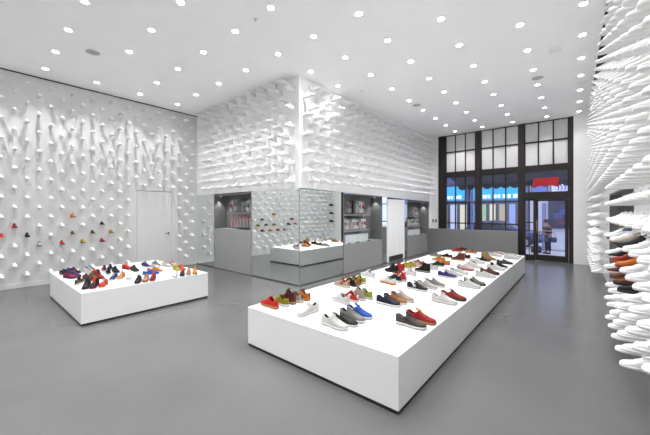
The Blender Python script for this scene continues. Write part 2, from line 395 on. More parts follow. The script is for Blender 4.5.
def fill(cab, zu, zl, vit, cnt, where):
    f_ = 1.0 if where.startswith('left') else .88
    g1 = 'backpacks in the cabinet ' + where
    backpack(cab, .42, .21, zu + .001, .26, .17, .36 * f_, M_BAGG, M_BAGG, 'grey backpack left on the upper shelf of the cabinet ' + where, g1)
    backpack(cab, .98, .21, zu + .001, .36, .2, .37 * f_, M_BAGW, M_REDB if where.startswith('left') else M_BAGG, 'white backpack right on the upper shelf of the cabinet ' + where, g1)
    backpack(cab, .30, .21, zl + .001, .32, .19, .32 * f_, M_BAGW, M_BAGW, 'white backpack at the left of the lower shelf, cabinet ' + where, g1)
    backpack(cab, .70, .21, zl + .001, .34, .19, .31 * f_, M_BAGW, M_REDB if where.startswith('left') else M_BAGD, 'white backpack in the middle of the lower shelf, cabinet ' + where, g1)
    backpack(cab, 1.10, .21, zl + .001, .32, .19, .31 * f_, M_BAGW, M_REDB if where.startswith('left') else M_BAGD, 'white backpack at the right of the lower shelf, cabinet ' + where, g1)
    t = thing('display_box', 'white box behind the glass of the cabinet ' + where, 'box', at(cab, .78, .2, cnt + .001), cab.rotation_euler.z, 'white boxes in the glass cases')
    MB().box(-.55, -.1, 0, .55, .12, .23, .004).build('body', mat('box_white', (.85, .85, .85), .5), t)
    for k, x in enumerate((.35, .75, 1.3)):
        t = thing('folded_wallet', ('left', 'middle', 'right')[k] + ' small dark wallet before the white box, cabinet ' + where, 'wallet', at(cab, x, .056, cnt + .001), cab.rotation_euler.z, 'wallets in the glass cases')
        MB().box(-.05, -.03, 0, .05, .03, .018, .004).build('body', M_BAGD, t)
        MB().box(-.048, -.028, .0182, .048, .0, .022, .001).build('flap', M_BAGD, t)
fill(C2, 1.52, 1.09, 1.09, .75, 'left of the white column panel')
fill(C3, 1.44, 1.06, 1.06, .72, 'nearest the windows')

# ------------------------------------------------------------------ display plinths
def plinth(label, x0, y0, x1, y1, h):
    t = thing('display_plinth', label, 'plinth', ((x0 + x1) / 2, (y0 + y1) / 2, 0)); w, l = (x1 - x0) / 2, (y1 - y0) / 2
    MB().box(-w, -l, .032, w, l, h, .002).build('body', M_PLINTH, t)
    MB().box(-w + .006, -l + .006, 0, w - .006, l - .006, .033).build('recessed_base', M_KICK, t)
    return t
PH = .462
plinth('long white plinth of adult sneakers running toward the windows', -3.042, 2.197, -1.093, 9.272, PH)
plinth('short white plinth of small colourful sneakers near the left wall', -7.608, 1.064, -5.302, 2.941, PH)

# ------------------------------------------------------------------ ceiling fittings
ring_me = MB().lathe([(.046, 0), (.057, 0), (.059, -.003), (.056, -.006), (.046, -.004)], 28).mesh('trim_ring', M_RING, True)
lens_me = MB().lathe([(.0462, -.001), (.0462, -.006), (.03, -.0075)], 24).mesh('lens', M_LENS)
ROWX = [-8.38, -7.35, -6.31, -5.29, -4.30, -3.42, -2.52, -1.62, -.72, .04]
ROWY = [-1.70, -.77, .16, 1.10, 1.96, 2.84, 3.76, 4.66, 5.60, 6.57, 7.55, 8.51, 9.52, 10.51, 11.52]
SKIP = {(1, 4)}                       # (column, row) gaps the photo shows
DIM = {}
lamp_ref = None; n_by_col = {}
LAMP = bpy.data.lights.new('downlight_beam', 'SPOT')
LAMP.energy = LAMP_W; LAMP.spot_size = R(SPOT); LAMP.spot_blend = .75; LAMP.shadow_soft_size = .03
for ci, x in enumerate(ROWX):
    rows = [(ri, y) for ri, y in enumerate(ROWY)]
    lst = []
    for ri, y in rows:
        xx = x - .012 * (y - 5) * (1 if ci > 3 else .4)
        if y > BY - .25 and xx < BX + .22: continue      # inside the block
        if (ci, ri) in SKIP or (ci == 4 and y > 5.8): continue
        lst.append((ri, y, xx))
    # rows wholly behind the camera are real lamps too; count from the far end
    for k, (ri, y, xx) in enumerate(reversed(lst)):
        if lamp_ref is None:
            t = thing('ceiling_downlight', '', 'ceiling light', (xx, y, H - .0005))
            link('trim_ring', ring_me, t); link('lens', lens_me, t); lamp_ref = t
        else:
            t = lamp_ref.copy(); COL.objects.link(t); t.location = (xx, y, H - .0005)
            for ch in list(lamp_ref.children):
                if ch.type == 'MESH': copy_tree(ch, t)
        t['label'] = 'round ceiling downlight, %s from the far end in %s lamp row from left wall' % (ordn(k + 1), ordn(ci + 1))
        t['group'] = 'ceiling downlights'
        dim = .4 if ci == 9 else 1.35 if (ci == 5 and ri > 7) else 1.8 if (0 < ci < 4 and ri == 6) else 1.0     # dimmed beside the right wall, full beside the block
        if dim not in DIM:
            DIM[dim] = LAMP if dim == 1.0 else LAMP.copy()
            DIM[dim].energy = LAMP_W * dim
        lo = bpy.data.objects.new('downlight_beam', DIM[dim]); COL.objects.link(lo); lo.parent = t; lo.location = (0, 0, -.02)
spk = MB().lathe([(.001, -.012), (.105, -.010), (.112, -.004), (.112, 0)], 32).mesh('grille', M_SPK, True)
rim = MB().lathe([(.112, 0), (.122, 0), (.122, -.006), (.112, -.008)], 32).mesh('rim', M_RING, True)
for x, y, l in ((-6.82, 1.54, 'round grey ceiling speaker above the short plinth'), (-3.44, 8.0, 'round grey ceiling speaker beside the block face with the white column panel'), (-.72, 8.06, 'round grey ceiling speaker toward the entrance and the right wall')):
    t = thing('ceiling_speaker', l, 'speaker', (x, y, H - .0005), 0, 'ceiling speakers'); link('grille', spk, t); link('rim', rim, t)
spr = MB().lathe([(.001, -.012), (.03, -.01), (.04, 0)], 18).mesh('cover', M_RING, True)
stem = MB().tube((0, 0, -.03), (0, 0, -.012), .006).mesh('stem', M_STEEL)
for x, y, l in ((-3.78, 2.86, 'small ceiling sprinkler above the gap between the two plinths'), (-4.05, 6.2, 'small ceiling sprinkler close to the block face above the second cabinet'), (-8.1, 4.2, 'small ceiling sprinkler near the corner of left wall and block')):
    t = thing('ceiling_sprinkler', l, 'sprinkler', (x, y, H - .0005), 0, 'ceiling sprinklers'); link('cover', spr, t); link('stem', stem, t)
for x, y, l in ((-.35, 6.9, 'small pale ceiling vent between the two lamp rows nearest the right wall'), (.02, 9.0, 'small pale ceiling vent in line with the lamps by the right wall')):
    v = MB().box(-.085, -.085, -.004, .085, .085, 0)
    for k in range(6): v.box(-.07, -.07 + k * .025, -.007, .07, -.058 + k * .025, -.004)
    tag(v.build('ceiling_vent', mat('vent_grey', (.80, .80, .80), .6), None, loc=(x, y, H - .0005)), l, 'vent', 'ceiling vents')

struct(MB().box(BX - .006, BY - .004, 0, BX + .004, BY + .006, ZL - .002).build('trim_11', mat('edge_steel', (.30, .32, .31), .3, .8)))
b = MB()
for a, c in ((LX + .004, -8.0), (-6.268, BX - .006)): b.box(a, BY - .003, .002, c, BY, .022)
struct(b.build('baseboard_block_left', M_DARK))
b = MB()
for a, c in ((BY + .006, 6.198), (8.172, 8.478), (9.662, 9.898)): b.box(BX, a, .002, BX + .003, c, .022)
struct(b.build('baseboard_block_right', M_DARK))

# ------------------------------------------------------------------ sneakers (toe towards +x, heel at x = 0, sole on z = 0)
def interp(tab, s):
    for i in range(len(tab) - 1):
        a, b_ = tab[i], tab[i + 1]
        if s <= b_[0]:
            f = (s - a[0]) / (b_[0] - a[0])
            p0 = tab[i - 1][1] if i > 0 else a[1]; p3 = tab[i + 2][1] if i + 2 < len(tab) else b_[1]
            d0 = (b_[1] - p0) * .5; d1 = (p3 - a[1]) * .5
            lin_ = a[1] + (b_[1] - a[1]) * f
            h = f * f * (3 - 2 * f)
            return .5 * lin_ + .5 * (a[1] + (b_[1] - a[1]) * h)
    return tab[-1][1]
SL = .29
WID = [(0, .013), (.02, .021), (.06, .028), (.15, .033), (.28, .0315), (.42, .0325), (.56, .039), (.70, .0445), (.80, .0435), (.88, .0395), (.94, .033), (.98, .0235), (1, .014)]
CEN = [(0, 0), (.3, .001), (.55, .0), (.75, .004), (1, .010)]
TOPS = {
 'low':  [(0, .070), (.02, .082), (.06, .088), (.12, .083), (.20, .070), (.28, .066), (.34, .074), (.42, .097), (.47, .098), (.55, .086), (.65, .071), (.75, .059), (.84, .052), (.91, .047), (.96, .043), (1, .033)],
 'high': [(0, .085), (.02, .115), (.06, .128), (.12, .126), (.20, .112), (.28, .108), (.34, .120), (.42, .135), (.47, .124), (.55, .098), (.65, .077), (.75, .062), (.84, .054), (.91, .048), (.96, .043), (1, .033)],
 'boot': [(0, .095), (.02, .135), (.06, .150), (.12, .150), (.20, .146), (.28, .147), (.34, .152), (.42, .150), (.47, .128), (.55, .098), (.65, .078), (.75, .064), (.84, .057), (.91, .051), (.96, .043), (1, .030)],
 'flat': [(0, .060), (.02, .068), (.06, .072), (.12, .066), (.20, .057), (.28, .054), (.34, .060), (.42, .080), (.47, .082), (.55, .074), (.65, .064), (.75, .055), (.84, .048), (.91, .043), (.96, .036), (1, .026)],
}
TOPS = {k: [(a, b_ * 1.10) for a, b_ in v] for k, v in TOPS.items()}
SOLE_T = {'low': .026, 'high': .028, 'boot': .030, 'flat': .020}
def spring(s): return .055 * max(0, s - .72) ** 2 + .02 * max(0, .08 - s)
def half_ring(st, s, zs):
    w = interp(WID, s) * .97; h = interp(TOPS[st], s) + spring(s) * .6; d = h - zs
    tall = 1.0 if st in ('high', 'boot') else 0.0
    if .035 < s < .44:
        return [(w * .98, zs - .006), (w * 1.03, zs + .26 * d), (w * (.95 - .08 * tall), zs + .55 * d), (w * (.83 - .12 * tall), zs + .84 * d), (w * (.77 - .12 * tall), h), (w * (.64 - .1 * tall), h - .001), (w * .58, zs + .4 * d), (w * .5, zs + .006), (0, zs + .004)]
    r = [(w * .98, zs - .006), (w * 1.03, zs + .28 * d), (w * .97, zs + .52 * d), (w * .84, zs + .73 * d), (w * .66, zs + .87 * d), (w * .48, zs + .945 * d), (w * .32, zs + .98 * d), (w * .15, h - .0004), (0, h)]
    return r
def ring3(st, s, zs):
    hr = half_ring(st, s, zs + spring(s)); c = interp(CEN, s); x = s * SL
    right = [(x, c - y, z) for y, z in hr]; left = [(x, c + y, z) for y, z in hr[:-1]]
    return right + left[::-1]
ST_FINE = [0, .012, .03, .05, .09, .14, .2, .26, .32, .37, .41, .435, .45, .48, .53, .58, .64, .70, .76, .82, .87, .91, .945, .97, .988, 1]
ST_LOW = [0, .03, .06, .15, .28, .40, .45, .56, .70, .82, .91, .97, 1]
def upper_bm(mb, st, stations=ST_FINE):
    return mb.loft([ring3(st, s, SOLE_T[st] - .004) for s in stations], True, True)
def sole_bm(mb, st, stations=ST_FINE):
    t = SOLE_T[st]; rings = []
    for zf, g in ((0, .93), (.18, 1.05), (.8, 1.10), (1, 1.06)):
        rt, lf = [], []
        for s in stations:
            w = interp(WID, s) * g + .0012; c = interp(CEN, s); x = s * SL; x = x + (g - 1) * .045 * (1 if s > .5 else -1) * abs(s - .5) * 2
            z = spring(s) + t * zf * (1.12 - .25 * s)
            rt.append((x, c - w, z)); lf.append((x, c + w, z))
        rings.append(rt + lf[::-1])
    return mb.loft(rings, True, True)
def tongue_bm(mb, st):
    k = {'low': .020, 'high': .022, 'boot': .012, 'flat': .006}[st]; rings = []
    for s, dz, w, th in ((.56, -.001, .013, .003), (.50, .003, .016, .005), (.45, .008, .018, .006), (.41, k * .7, .020, .007), (.375, k, .020, .007), (.355, k + .004, .017, .005)):
        z = interp(TOPS[st], max(s, .43)) + dz; x = s * SL
        rings.append([(x, -w, z - th), (x, -w * .6, z), (x, 0, z + .002), (x, w * .6, z), (x, w, z - th), (x - .002, w * .6, z - th * 1.3), (x - .002, -w * .6, z - th * 1.3)])
    return mb.loft(rings, True, True)
def laces_bm(mb, st):
    for s in (.46, .50, .54, .58, .62, .66):
        w = interp(WID, s) * .52; z = interp(TOPS[st], s) + .001; x = s * SL; dz = .010
        mb.path([(x + .004, -w, z - dz), (x, -w * .4, z + .0015), (x - .001, w * .4, z + .0015), (x - .004, w, z - dz)], .0032, 6)
    s = .45; z = interp(TOPS[st], s) + .004; x = s * SL
    for sg in (-1, 1): mb.path([(x, 0, z + .003), (x + .012, sg * .016, z + .006), (x + .022, sg * .017, z - .004), (x + .008, sg * .004, z + .003)], .0026, 6)
    return mb
def band_bm(mb, st, sg):
    zs = SOLE_T[st] - .004; rings = []
    for s in (.38, .42, .46, .50, .54):
        hr = half_ring(st, min(s, .434) if s < .44 else s, zs); c = interp(CEN, s); x = s * SL
        a, b_, cc = hr[1], hr[2], hr[3]
        def P(q, o): return (x - .018 * (q[1] - zs) / .05, c + sg * (q[0] + o), q[1])
        rings.append([P(a, .0018), P(b_, .0022), P(cc, .0022), P(cc, -.003), P(b_, -.003), P(a, -.003)])
    return mb.loft(rings, True, True)
def lining_bm(mb, st):
    zs = SOLE_T[st] - .004; rings = []
    for s in (.045, .09, .14, .2, .26, .32, .37, .41, .432):
        hr = half_ring(st, s, zs + spring(s)); c = interp(CEN, s); x = s * SL
        q = [(hr[5][0] * .985, hr[5][1] - .003), (hr[6][0] * .97, hr[6][1]), (hr[7][0] * .95, hr[7][1] + .002), (0, hr[8][1] + .003)]
        rings.append([(x, c - y, z) for y, z in q] + [(x, c + y, z) for y, z in q[:-1]][::-1])
    return mb.loft(rings, False, False)
def heel_bm(mb, st):
    h = interp(TOPS[st], .02)
    rings = []
    for f in (.35, .6, .85, 1.02):
        z = SOLE_T[st] + (h - SOLE_T[st]) * f; w = .015 - .003 * f
        rings.append([(.006, -w * 1.35, z), (-.0015, -w * .6, z), (-.0022, 0, z), (-.0015, w * .6, z), (.006, w * 1.35, z), (.010, 0, z)])
    return mb.loft(rings, True, True)
SHOE = {}
for st in ('low', 'high', 'boot', 'flat'):
    dm = M_CAST
    SHOE[st, 'upper'] = upper_bm(MB(), st).mesh('upper', dm, True)
    SHOE[st, 'sole'] = sole_bm(MB(), st).mesh('sole', dm, True)
    SHOE[st, 'tongue'] = tongue_bm(MB(), st).mesh('tongue', dm, True)
    SHOE[st, 'lining'] = lining_bm(MB(), st).mesh('lining', dm, True)
    SHOE[st, 'heel_tab'] = heel_bm(MB(), st).mesh('heel_tab', dm, True)
    if st != 'flat': SHOE[st, 'laces'] = laces_bm(MB(), st).mesh('laces', dm, True)
    for sg in (-1, 1): SHOE[st, 'side_stripe', sg] = band_bm(MB(), st, sg).mesh('side_stripe', dm, True)
CAST1 = laces_bm(tongue_bm(sole_bm(upper_bm(MB(), 'low'), 'low'), 'low'), 'low').mesh('cast_sneaker', M_CAST, True)
CLR = dict(white='#E6E4E1', red='#D8281E', redd='#A8161C', olive='#9A8E1E', olived='#5A5430', maroon='#5E1C20', beige='#B8AC9C', orange='#D87A1E', charcoal='#2A2A29', grey='#8D8884',
           greyw='#C4C1BC', blue='#2458B8', lime='#A9AE20', black='#0C0C0E', tan='#A86E3C', navy='#161B34', navyb='#14172A', gold='#C09A3C', cream='#DDD2B8', pink='#C64A6A', taupe='#54494A', rust='#9A2E1E',
           indigo='#2E2A70', sage='#7C826E', pinkw='#D9C2C0', brown='#6A3A20', khaki='#A68C50', gum='#B07A40', greysole='#8A8672', redsole='#B83232', purple='#4E2A66', magenta='#9A2458', coral='#D85A4A',
           amber='#D8962A', pinkt='#B8907E', teal='#1E6A7A')
def tone(c, k=.45):
    r = rgb(CLR[c]); return tuple(x * k for x in r[:3])
def leather(c, k=.45): return mat('leather_%s_%d' % (c, k * 100), tone(c, k), .6, spec=.22, noise=.08, nscale=40)
def rubber(c, k=.58): return mat('rubber_%s_%d' % (c, k * 100), tone(c, k), .6)
def lace_m(c, k=.6): return mat('lace_%s_%d' % (c, k * 100), tone(c, k), .8)
LINING = ['black', 'charcoal', 'black', 'grey', 'taupe']
def sneaker(x, y, z, yaw, st, up, so, la, band, label, sc, group, cat='sneaker', name='sneaker', k=.45):
    # x, y mark the middle of the sole
    c_, s_ = math.cos(yaw), math.sin(yaw)
    t = thing(name, label, cat, (x - c_ * SL * sc * .5, y - s_ * SL * sc * .5, z), yaw, group, sc)
    def p(n, m): 
        o = link(n, SHOE[st, n], t); setmat(o, m); return o
    p('upper', leather(up, k)); p('sole', rubber(so, k * 1.1)); p('tongue', leather(la if la != 'white' else up, k))
    p('heel_tab', leather(band if band != '-' else (la if la in CLR else up), k))
    p('lining', leather(LINING[(len(label) * 7 + len(up)) % len(LINING)] if up not in ('black', 'navyb') else 'charcoal'))
    if st != 'flat': p('laces', lace_m(la, k * 1.15))
    if band != '-':
        for sg in (-1, 1): setmat(link('side_stripe', SHOE[st, 'side_stripe', sg], t), leather(band, k))
    return t
BIG = [
    (-2.847,2.371,175,'low','red','gum','red','-',"bright red low sneaker with tan sole at the long plinth's near left corner"),
    (-2.821,2.508,175,'low','olive','white','olive','-','mustard yellow sneaker second in the row behind the bright red one'),
    (-2.820,2.623,175,'high','maroon','gum','brown','-','maroon and brown high sneaker third in the row behind the bright red one'),
    (-2.797,2.735,175,'low','beige','cream','beige','maroon','beige sneaker fourth in the row behind the bright red one'),
    (-2.785,2.849,175,'low','orange','gum','maroon','-','ochre orange sneaker ending the row behind the bright red one'),
    (-2.328,2.480,-95,'low','white','white','white','-','lone all white sneaker between the red row and the white grey blue row'),
    (-1.860,2.355,0,'low','white','white','white','-',"plain white leather sneaker nearest the plinth's front edge before a charcoal one"),
    (-1.841,2.494,0,'flat','charcoal','white','charcoal','-','charcoal slip-on with white sole beside the plain white front sneaker'),
    (-1.836,2.628,0,'low','grey','white','grey','-','grey suede sneaker between the charcoal slip-on and the bright blue one'),
    (-1.839,2.764,0,'low','blue','white','blue','-','bright blue sneaker with white sole ending the front row of four'),
    (-2.306,3.061,165,'low','white','white','white','-','white sneaker standing before a red one and a grey one left of plinth centre'),
    (-2.270,3.205,165,'low','red','white','red','white','red and white sneaker right behind a white one left of plinth centre'),
    (-2.244,3.324,165,'high','beige','white','grey','-','pale grey high sneaker between the red and white shoe and a lime one'),
    (-2.211,3.434,165,'low','lime','white','lime','-','lime yellow sneaker ending the white red grey row'),
    (-2.770,3.703,170,'low','beige','cream','red','red',"beige sneaker with red mark on the long plinth's left edge"),
    (-2.744,3.845,170,'low','black','black','gold','gold','black and gold sneaker behind the beige one with the red mark'),
    (-2.735,3.960,170,'low','tan','gum','black','-','tan sneaker between the black and gold shoe and a lime one'),
    (-2.731,4.092,170,'low','lime','white','white','-',"lime yellow sneaker ending the row on the long plinth's left edge"),
    (-2.848,4.563,170,'low','white','white','white','-',"lone white sneaker at the plinth's left edge below the white column panel"),
    (-2.330,4.323,165,'low','white','orange','white','-','white sneaker with orange sole before a navy and a red one'),
    (-2.338,4.541,165,'low','navy','white','red','-','navy sneaker between the orange soled white one and a red one'),
    (-2.309,4.661,165,'high','red','white','red','white','red high sneaker ending the row of the orange soled white shoe'),
    (-2.714,5.191,165,'high','black','black','black','-',"black high sneaker on the plinth's left edge under the floor grille"),
    (-2.694,5.397,165,'high','red','black','black','-','red backed sneaker tucked behind the black one under the floor grille'),
    (-2.706,5.726,170,'low','lime','cream','beige','-','pale yellow green sneaker beginning the pastel row at the left edge'),
    (-2.684,5.888,170,'low','gold','cream','cream','-','golden yellow sneaker in the pastel row at the left edge'),
    (-2.669,6.049,170,'low','cream','cream','tan','-','cream sneaker in the pastel row at the left edge'),
    (-2.654,6.217,170,'low','pink','white','pink','-','rose pink sneaker ending the pastel row at the left edge'),
    (-2.353,5.142,165,'low','white','white','white','-','white sneaker between the red high sneaker and the tall black boot'),
    (-2.275,5.559,170,'boot','black','greysole','black','-','tall black boot on a thick grey sole'),
    (-2.253,5.899,170,'low','white','white','grey','-','white sneaker directly behind the tall black boot'),
    (-2.273,6.306,170,'low','charcoal','white','charcoal','-','charcoal sneaker behind the white one near the tall black boot'),
    (-2.260,6.626,170,'low','orange','pink','orange','-',"orange red sneaker ending the tall black boot's row"),
    (-1.816,4.235,-3,'low','black','white','black','white',"black sneaker with white side patch in the plinth's middle"),
    (-1.749,4.441,-3,'low','greyw','white','greyw','-','pale grey sneaker beside the black one with white side patch'),
    (-1.708,4.634,-3,'low','grey','white','grey','-','mid grey sneaker ending the row of the black one with side patch'),
    (-1.795,3.330,0,'low','navy','white','navy','-','dark navy low sneaker with white sole beside a tan one'),
    (-1.773,3.470,0,'low','tan','white','brown','-','tan leather sneaker between the dark navy and the beige one'),
    (-1.748,3.613,0,'low','beige','white','beige','-','beige sneaker ending the navy and tan row'),
    (-1.289,2.851,0,'low','taupe','white','charcoal','charcoal',"taupe grey runner with dark stripe near the plinth's right front edge"),
    (-1.264,3.037,0,'low','redd','gum','orange','-','crimson red runner beside the taupe grey one'),
    (-1.301,3.850,0,'low','white','white','white','-','white sneaker with black collar at the right edge beside a rust one'),
    (-1.264,4.086,0,'low','rust','black','black','-','rust red sneaker beside the white one at the right edge'),
    (-1.763,5.368,0,'low','indigo','white','white','-','indigo sneaker with white laces right of the tall black boot'),
    (-1.725,5.592,0,'low','white','white','grey','-','white sneaker beside the indigo one'),
    (-1.700,5.826,0,'low','white','white','charcoal','-',"white sneaker with dark laces ending the indigo one's row"),
    (-1.280,4.874,0,'low','white','white','white','-','white sneaker on the right edge beside a grey green camouflage one'),
    (-1.264,5.108,0,'low','sage','black','sage','charcoal','grey green sneaker with dark side on the right edge'),
    (-1.714,6.285,-5,'low','pinkw','redsole','pinkw','-','pale pink sneaker with red sole in the middle rear'),
    (-1.642,6.647,-5,'low','white','white','black','-','white sneaker with black laces beside the pale pink red soled one'),
    (-2.192,7.434,170,'boot','brown','gum','orange','-',"orange brown ankle boot toward the plinth's far end"),
    (-2.174,7.845,170,'low','black','brown','black','-','black sneaker behind the orange brown ankle boot'),
    (-2.656,8.917,170,'low','redd','white','red','-','red sneaker at the far end against the grey low wall'),
    (-2.617,9.183,170,'low','black','white','red','-','black sneaker with red laces beside the far red one'),
    (-2.545,7.708,165,'flat','black','cream','black','-','black flat slip-on at the far left edge'),
    (-2.797,7.658,165,'flat','grey','cream','grey','-','grey flat slip-on at the far left edge behind the black one'),
    (-2.499,7.027,170,'low','orange','white','white','-','small orange and white sneaker at the far left edge'),
    (-2.271,8.842,170,'low','tan','white','tan','-','small tan sneaker standing alone at the far end'),
    (-1.654,7.923,0,'boot','khaki','gum','khaki','-','khaki tan suede boot toward the far right'),
    (-1.742,7.258,0,'low','white','white','white','-','white sneaker left of the khaki boot beside a black one'),
    (-1.690,7.561,0,'low','black','white','black','-','black sneaker between the white one and the khaki boot'),
    (-1.664,8.682,0,'low','white','white','black','-','white sneaker with black laces at the far end past the khaki boot'),
    (-1.597,8.991,0,'low','pinkw','white','black','-','pale pink sneaker at the far end past the khaki boot'),
    (-1.264,7.571,0,'flat','taupe','black','taupe','-','taupe flat shoe near the far right edge'),
    (-1.264,6.674,0,'low','white','white','white','-','white sneaker on the right edge in front of the taupe flat'),
    (-1.264,6.961,0,'low','black','white','black','-','black sneaker beside the white one in front of the taupe flat'),
    (-1.264,5.815,0,'low','white','white','black','-','white sneaker with black collar on the right edge beside a brown one'),
    (-1.264,6.147,0,'low','brown','black','brown','-','brown sneaker with black sole on the right edge'),
    (-1.268,8.443,0,'low','white','white','white','-',"white sneaker nearest the plinth's far right corner"),
    (-1.264,8.785,0,'low','white','white','black','-',"white sneaker with dark laces at the plinth's far right corner"),
]
SMALL = [
    (-7.012,1.175,20,'low','navy','white','navy','-',"navy small sneaker at the short plinth's far left corner"),
    (-7.089,1.251,20,'low','indigo','white','navy','-',"indigo small sneaker second from the short plinth's far left corner"),
    (-7.143,1.332,20,'low','navy','purple','purple','-','navy and purple small sneaker third from the far left corner'),
    (-6.658,1.180,20,'low','magenta','navy','navy','-','magenta small sneaker in front of the navy ones'),
    (-6.724,1.259,20,'low','purple','navy','magenta','-','purple small sneaker in front of the navy ones'),
    (-7.074,1.486,30,'low','white','white','grey','-','white small sneaker left in the pale group at the rear'),
    (-7.120,1.572,30,'low','greyw','blue','blue','-','grey and blue small sneaker in the pale group at the rear'),
    (-6.824,1.550,30,'low','white','white','charcoal','-','white small sneaker with dark laces before the pale group'),
    (-6.595,1.536,10,'low','red','white','white','-','orange red small sneaker in front of the pale group'),
    (-6.052,1.195,150,'low','taupe','cream','taupe','-','taupe small sneaker left in the dark cluster at the front'),
    (-6.213,1.322,10,'low','maroon','gum','maroon','-','maroon small sneaker in the dark cluster at the front'),
    (-6.252,1.412,10,'low','olived','gum','olived','-','olive small sneaker in the dark cluster at the front'),
    (-6.290,1.501,10,'high','redd','black','black','-','dark red small high sneaker at the back of the dark cluster'),
    (-5.630,1.195,-30,'high','navyb','black','black','-',"blackish navy small high sneaker nearest the short plinth's front corner"),
    (-5.587,1.283,-30,'high','black','redd','red','-','black and red small high sneaker between a navy and a red one'),
    (-5.583,1.394,-30,'low','red','gum','white','-','bright red small sneaker with white tongue right of the black one'),
    (-6.985,1.756,170,'low','magenta','white','purple','-','magenta and purple small sneaker at the rear middle'),
    (-7.022,1.861,170,'low','purple','white','purple','-','purple small sneaker at the rear middle'),
    (-6.573,1.716,170,'low','charcoal','white','charcoal','-','charcoal small sneaker before the purple one'),
    (-6.656,1.848,0,'low','black','black','black','-','black small sneaker behind the purple white and orange pair'),
    (-5.992,1.635,-35,'low','indigo','white','white','-','violet blue small sneaker with white sole beside the orange one'),
    (-5.985,1.748,-35,'low','orange','white','white','-','orange small sneaker with white sole beside the violet blue one'),
    (-5.883,1.830,-20,'flat','white','white','white','-','white small slip-on right of the orange one'),
    (-6.871,2.093,10,'low','red','black','orange','-','orange red small sneaker at the rear beside a charcoal one'),
    (-6.523,2.121,5,'low','charcoal','charcoal','black','-','charcoal small sneaker at the rear beside the orange red one'),
    (-6.819,2.421,10,'low','indigo','white','blue','-','violet and blue small sneaker near the rear edge'),
    (-6.554,2.495,10,'low','white','white','blue','-','pale white small sneaker behind the bright blue one'),
    (-5.943,2.198,60,'flat','blue','blue','blue','-','bright blue flat small shoe lying crosswise'),
    (-6.091,2.322,60,'low','orange','white','orange','-','small orange sneaker behind the bright blue flat one'),
    (-5.440,1.822,-30,'low','black','black','charcoal','-','black small sneaker at the middle of the front edge'),
    (-5.445,1.936,-30,'low','pinkt','gum','tan','-','pinkish tan small sneaker between a black and a maroon one'),
    (-5.436,2.044,-30,'low','maroon','red','red','-','maroon and red small sneaker right of the pinkish tan one'),
    (-6.774,2.603,10,'low','grey','white','grey','-','grey small sneaker at the rear edge right of the violet one'),
    (-6.533,2.708,10,'low','white','white','pink','-','white small sneaker with pink laces at the rear edge'),
    (-6.489,2.814,10,'low','pinkw','white','pink','-','pale pink small sneaker at the rear edge'),
    (-5.433,2.401,-30,'flat','white','white','white','-',"white small slip-on in the group at the short plinth's right end"),
    (-5.939,2.647,0,'low','lime','white','lime','-',"lime yellow small sneaker at the short plinth's right end"),
    (-5.936,2.745,0,'low','coral','white','coral','-',"coral small sneaker at the short plinth's right end"),
    (-5.436,2.527,-30,'low','black','charcoal','red','-','black small sneaker with red laces between a white and a tan one'),
    (-5.433,2.638,-30,'low','tan','white','white','-','tan small sneaker with white laces left of the last orange one'),
    (-5.433,2.753,-30,'low','amber','gum','orange','-',"amber orange small sneaker last at the short plinth's right end"),
]

NAMES = {'boot': 'ankle_boot', 'flat': 'slip_on_shoe', 'high': 'high_top_sneaker', 'low': 'sneaker'}
CATS = {'boot': 'boot', 'flat': 'shoe', 'high': 'sneaker', 'low': 'sneaker'}
for (x, y, yaw, st, up, so, la, band, lab) in BIG:
    sneaker(x, y, PH + .0005, R(yaw + random.uniform(-2, 2)), st, up, so, la, band, lab, 1.06, 'sneakers on the long plinth', CATS[st], NAMES[st])
for (x, y, yaw, st, up, so, la, band, lab) in SMALL:
    sneaker(x, y, PH + .0005, R(yaw + random.uniform(-3, 3)), st, up, so, la, band, lab, .90, 'small sneakers on the short plinth', CATS[st], NAMES[st])

# ------------------------------------------------------------------ wall sneakers
# every cell: (wall, column, row, heel position, yaw); columns count from a corner one can find
cells = []
def lblock(col):   # left block face
    return BX - .16 - .195 * col
for i in range(26):                                   # left wall, columns counted from the block corner
    k = 22 - i
    Yc = .51 + .187 * k + .0
    if Yc > BY - .10: continue
    for m in range(12):
        z = (.28 if k % 2 == 0 else .48) + .4 * m
        if z + .1 > H + .03: continue
        if DY0 - .08 < Yc < DY1 + .08 and z < DZ + .02: continue
        cells.append(('L', i, m * 2 + (k % 2), (LX, Yc, z - .02), 0.0))
for i in range(23):
    X = lblock(i)
    if X < LX + .36: continue
    for m in range(8):
        z = (2.22 if i % 2 == 0 else 2.42) + .395 * m
        if z > H - .1: continue
        cells.append(('BL', i, m * 2 + (i % 2), (X, BY, z - .01), -PI / 2))
for i in range(40):
    Y = 4.76 + .187 * i
    if Y > WY - .16: continue
    for m in range(8):
        z = (2.45 if i % 2 == 0 else 2.25) + .4 * m
        if z > H - .1: continue
        cells.append(('BR', i, m * 2 + (1 - i % 2), (BX, Y, z - .01), 0.0))
for i in range(54):
    Y = 11.80 - .185 * i
    if Y < 2.3: continue
    k = i + 0
    par = (round((Y - 3.66) / .185)) % 2
    for m in range(12):
        z = (.29 if par == 0 else .49) + .4 * m
        if z > H - .08: continue
        if NY0 - .1 < Y < NY1 + .1 and z < NZ + .03: continue
        if (Y < 3.6 and z < .35) or (Y < 3.2 and z < .6): continue
        cells.append(('R', i, m * 2 + par, (rx(Y), Y, z - .02), PI - RS))
KEY = {(c[0], c[1], c[2]): n for n, c in enumerate(cells)}
DISP = {}
def _l(k, row): return ('L', 22 - k, row)
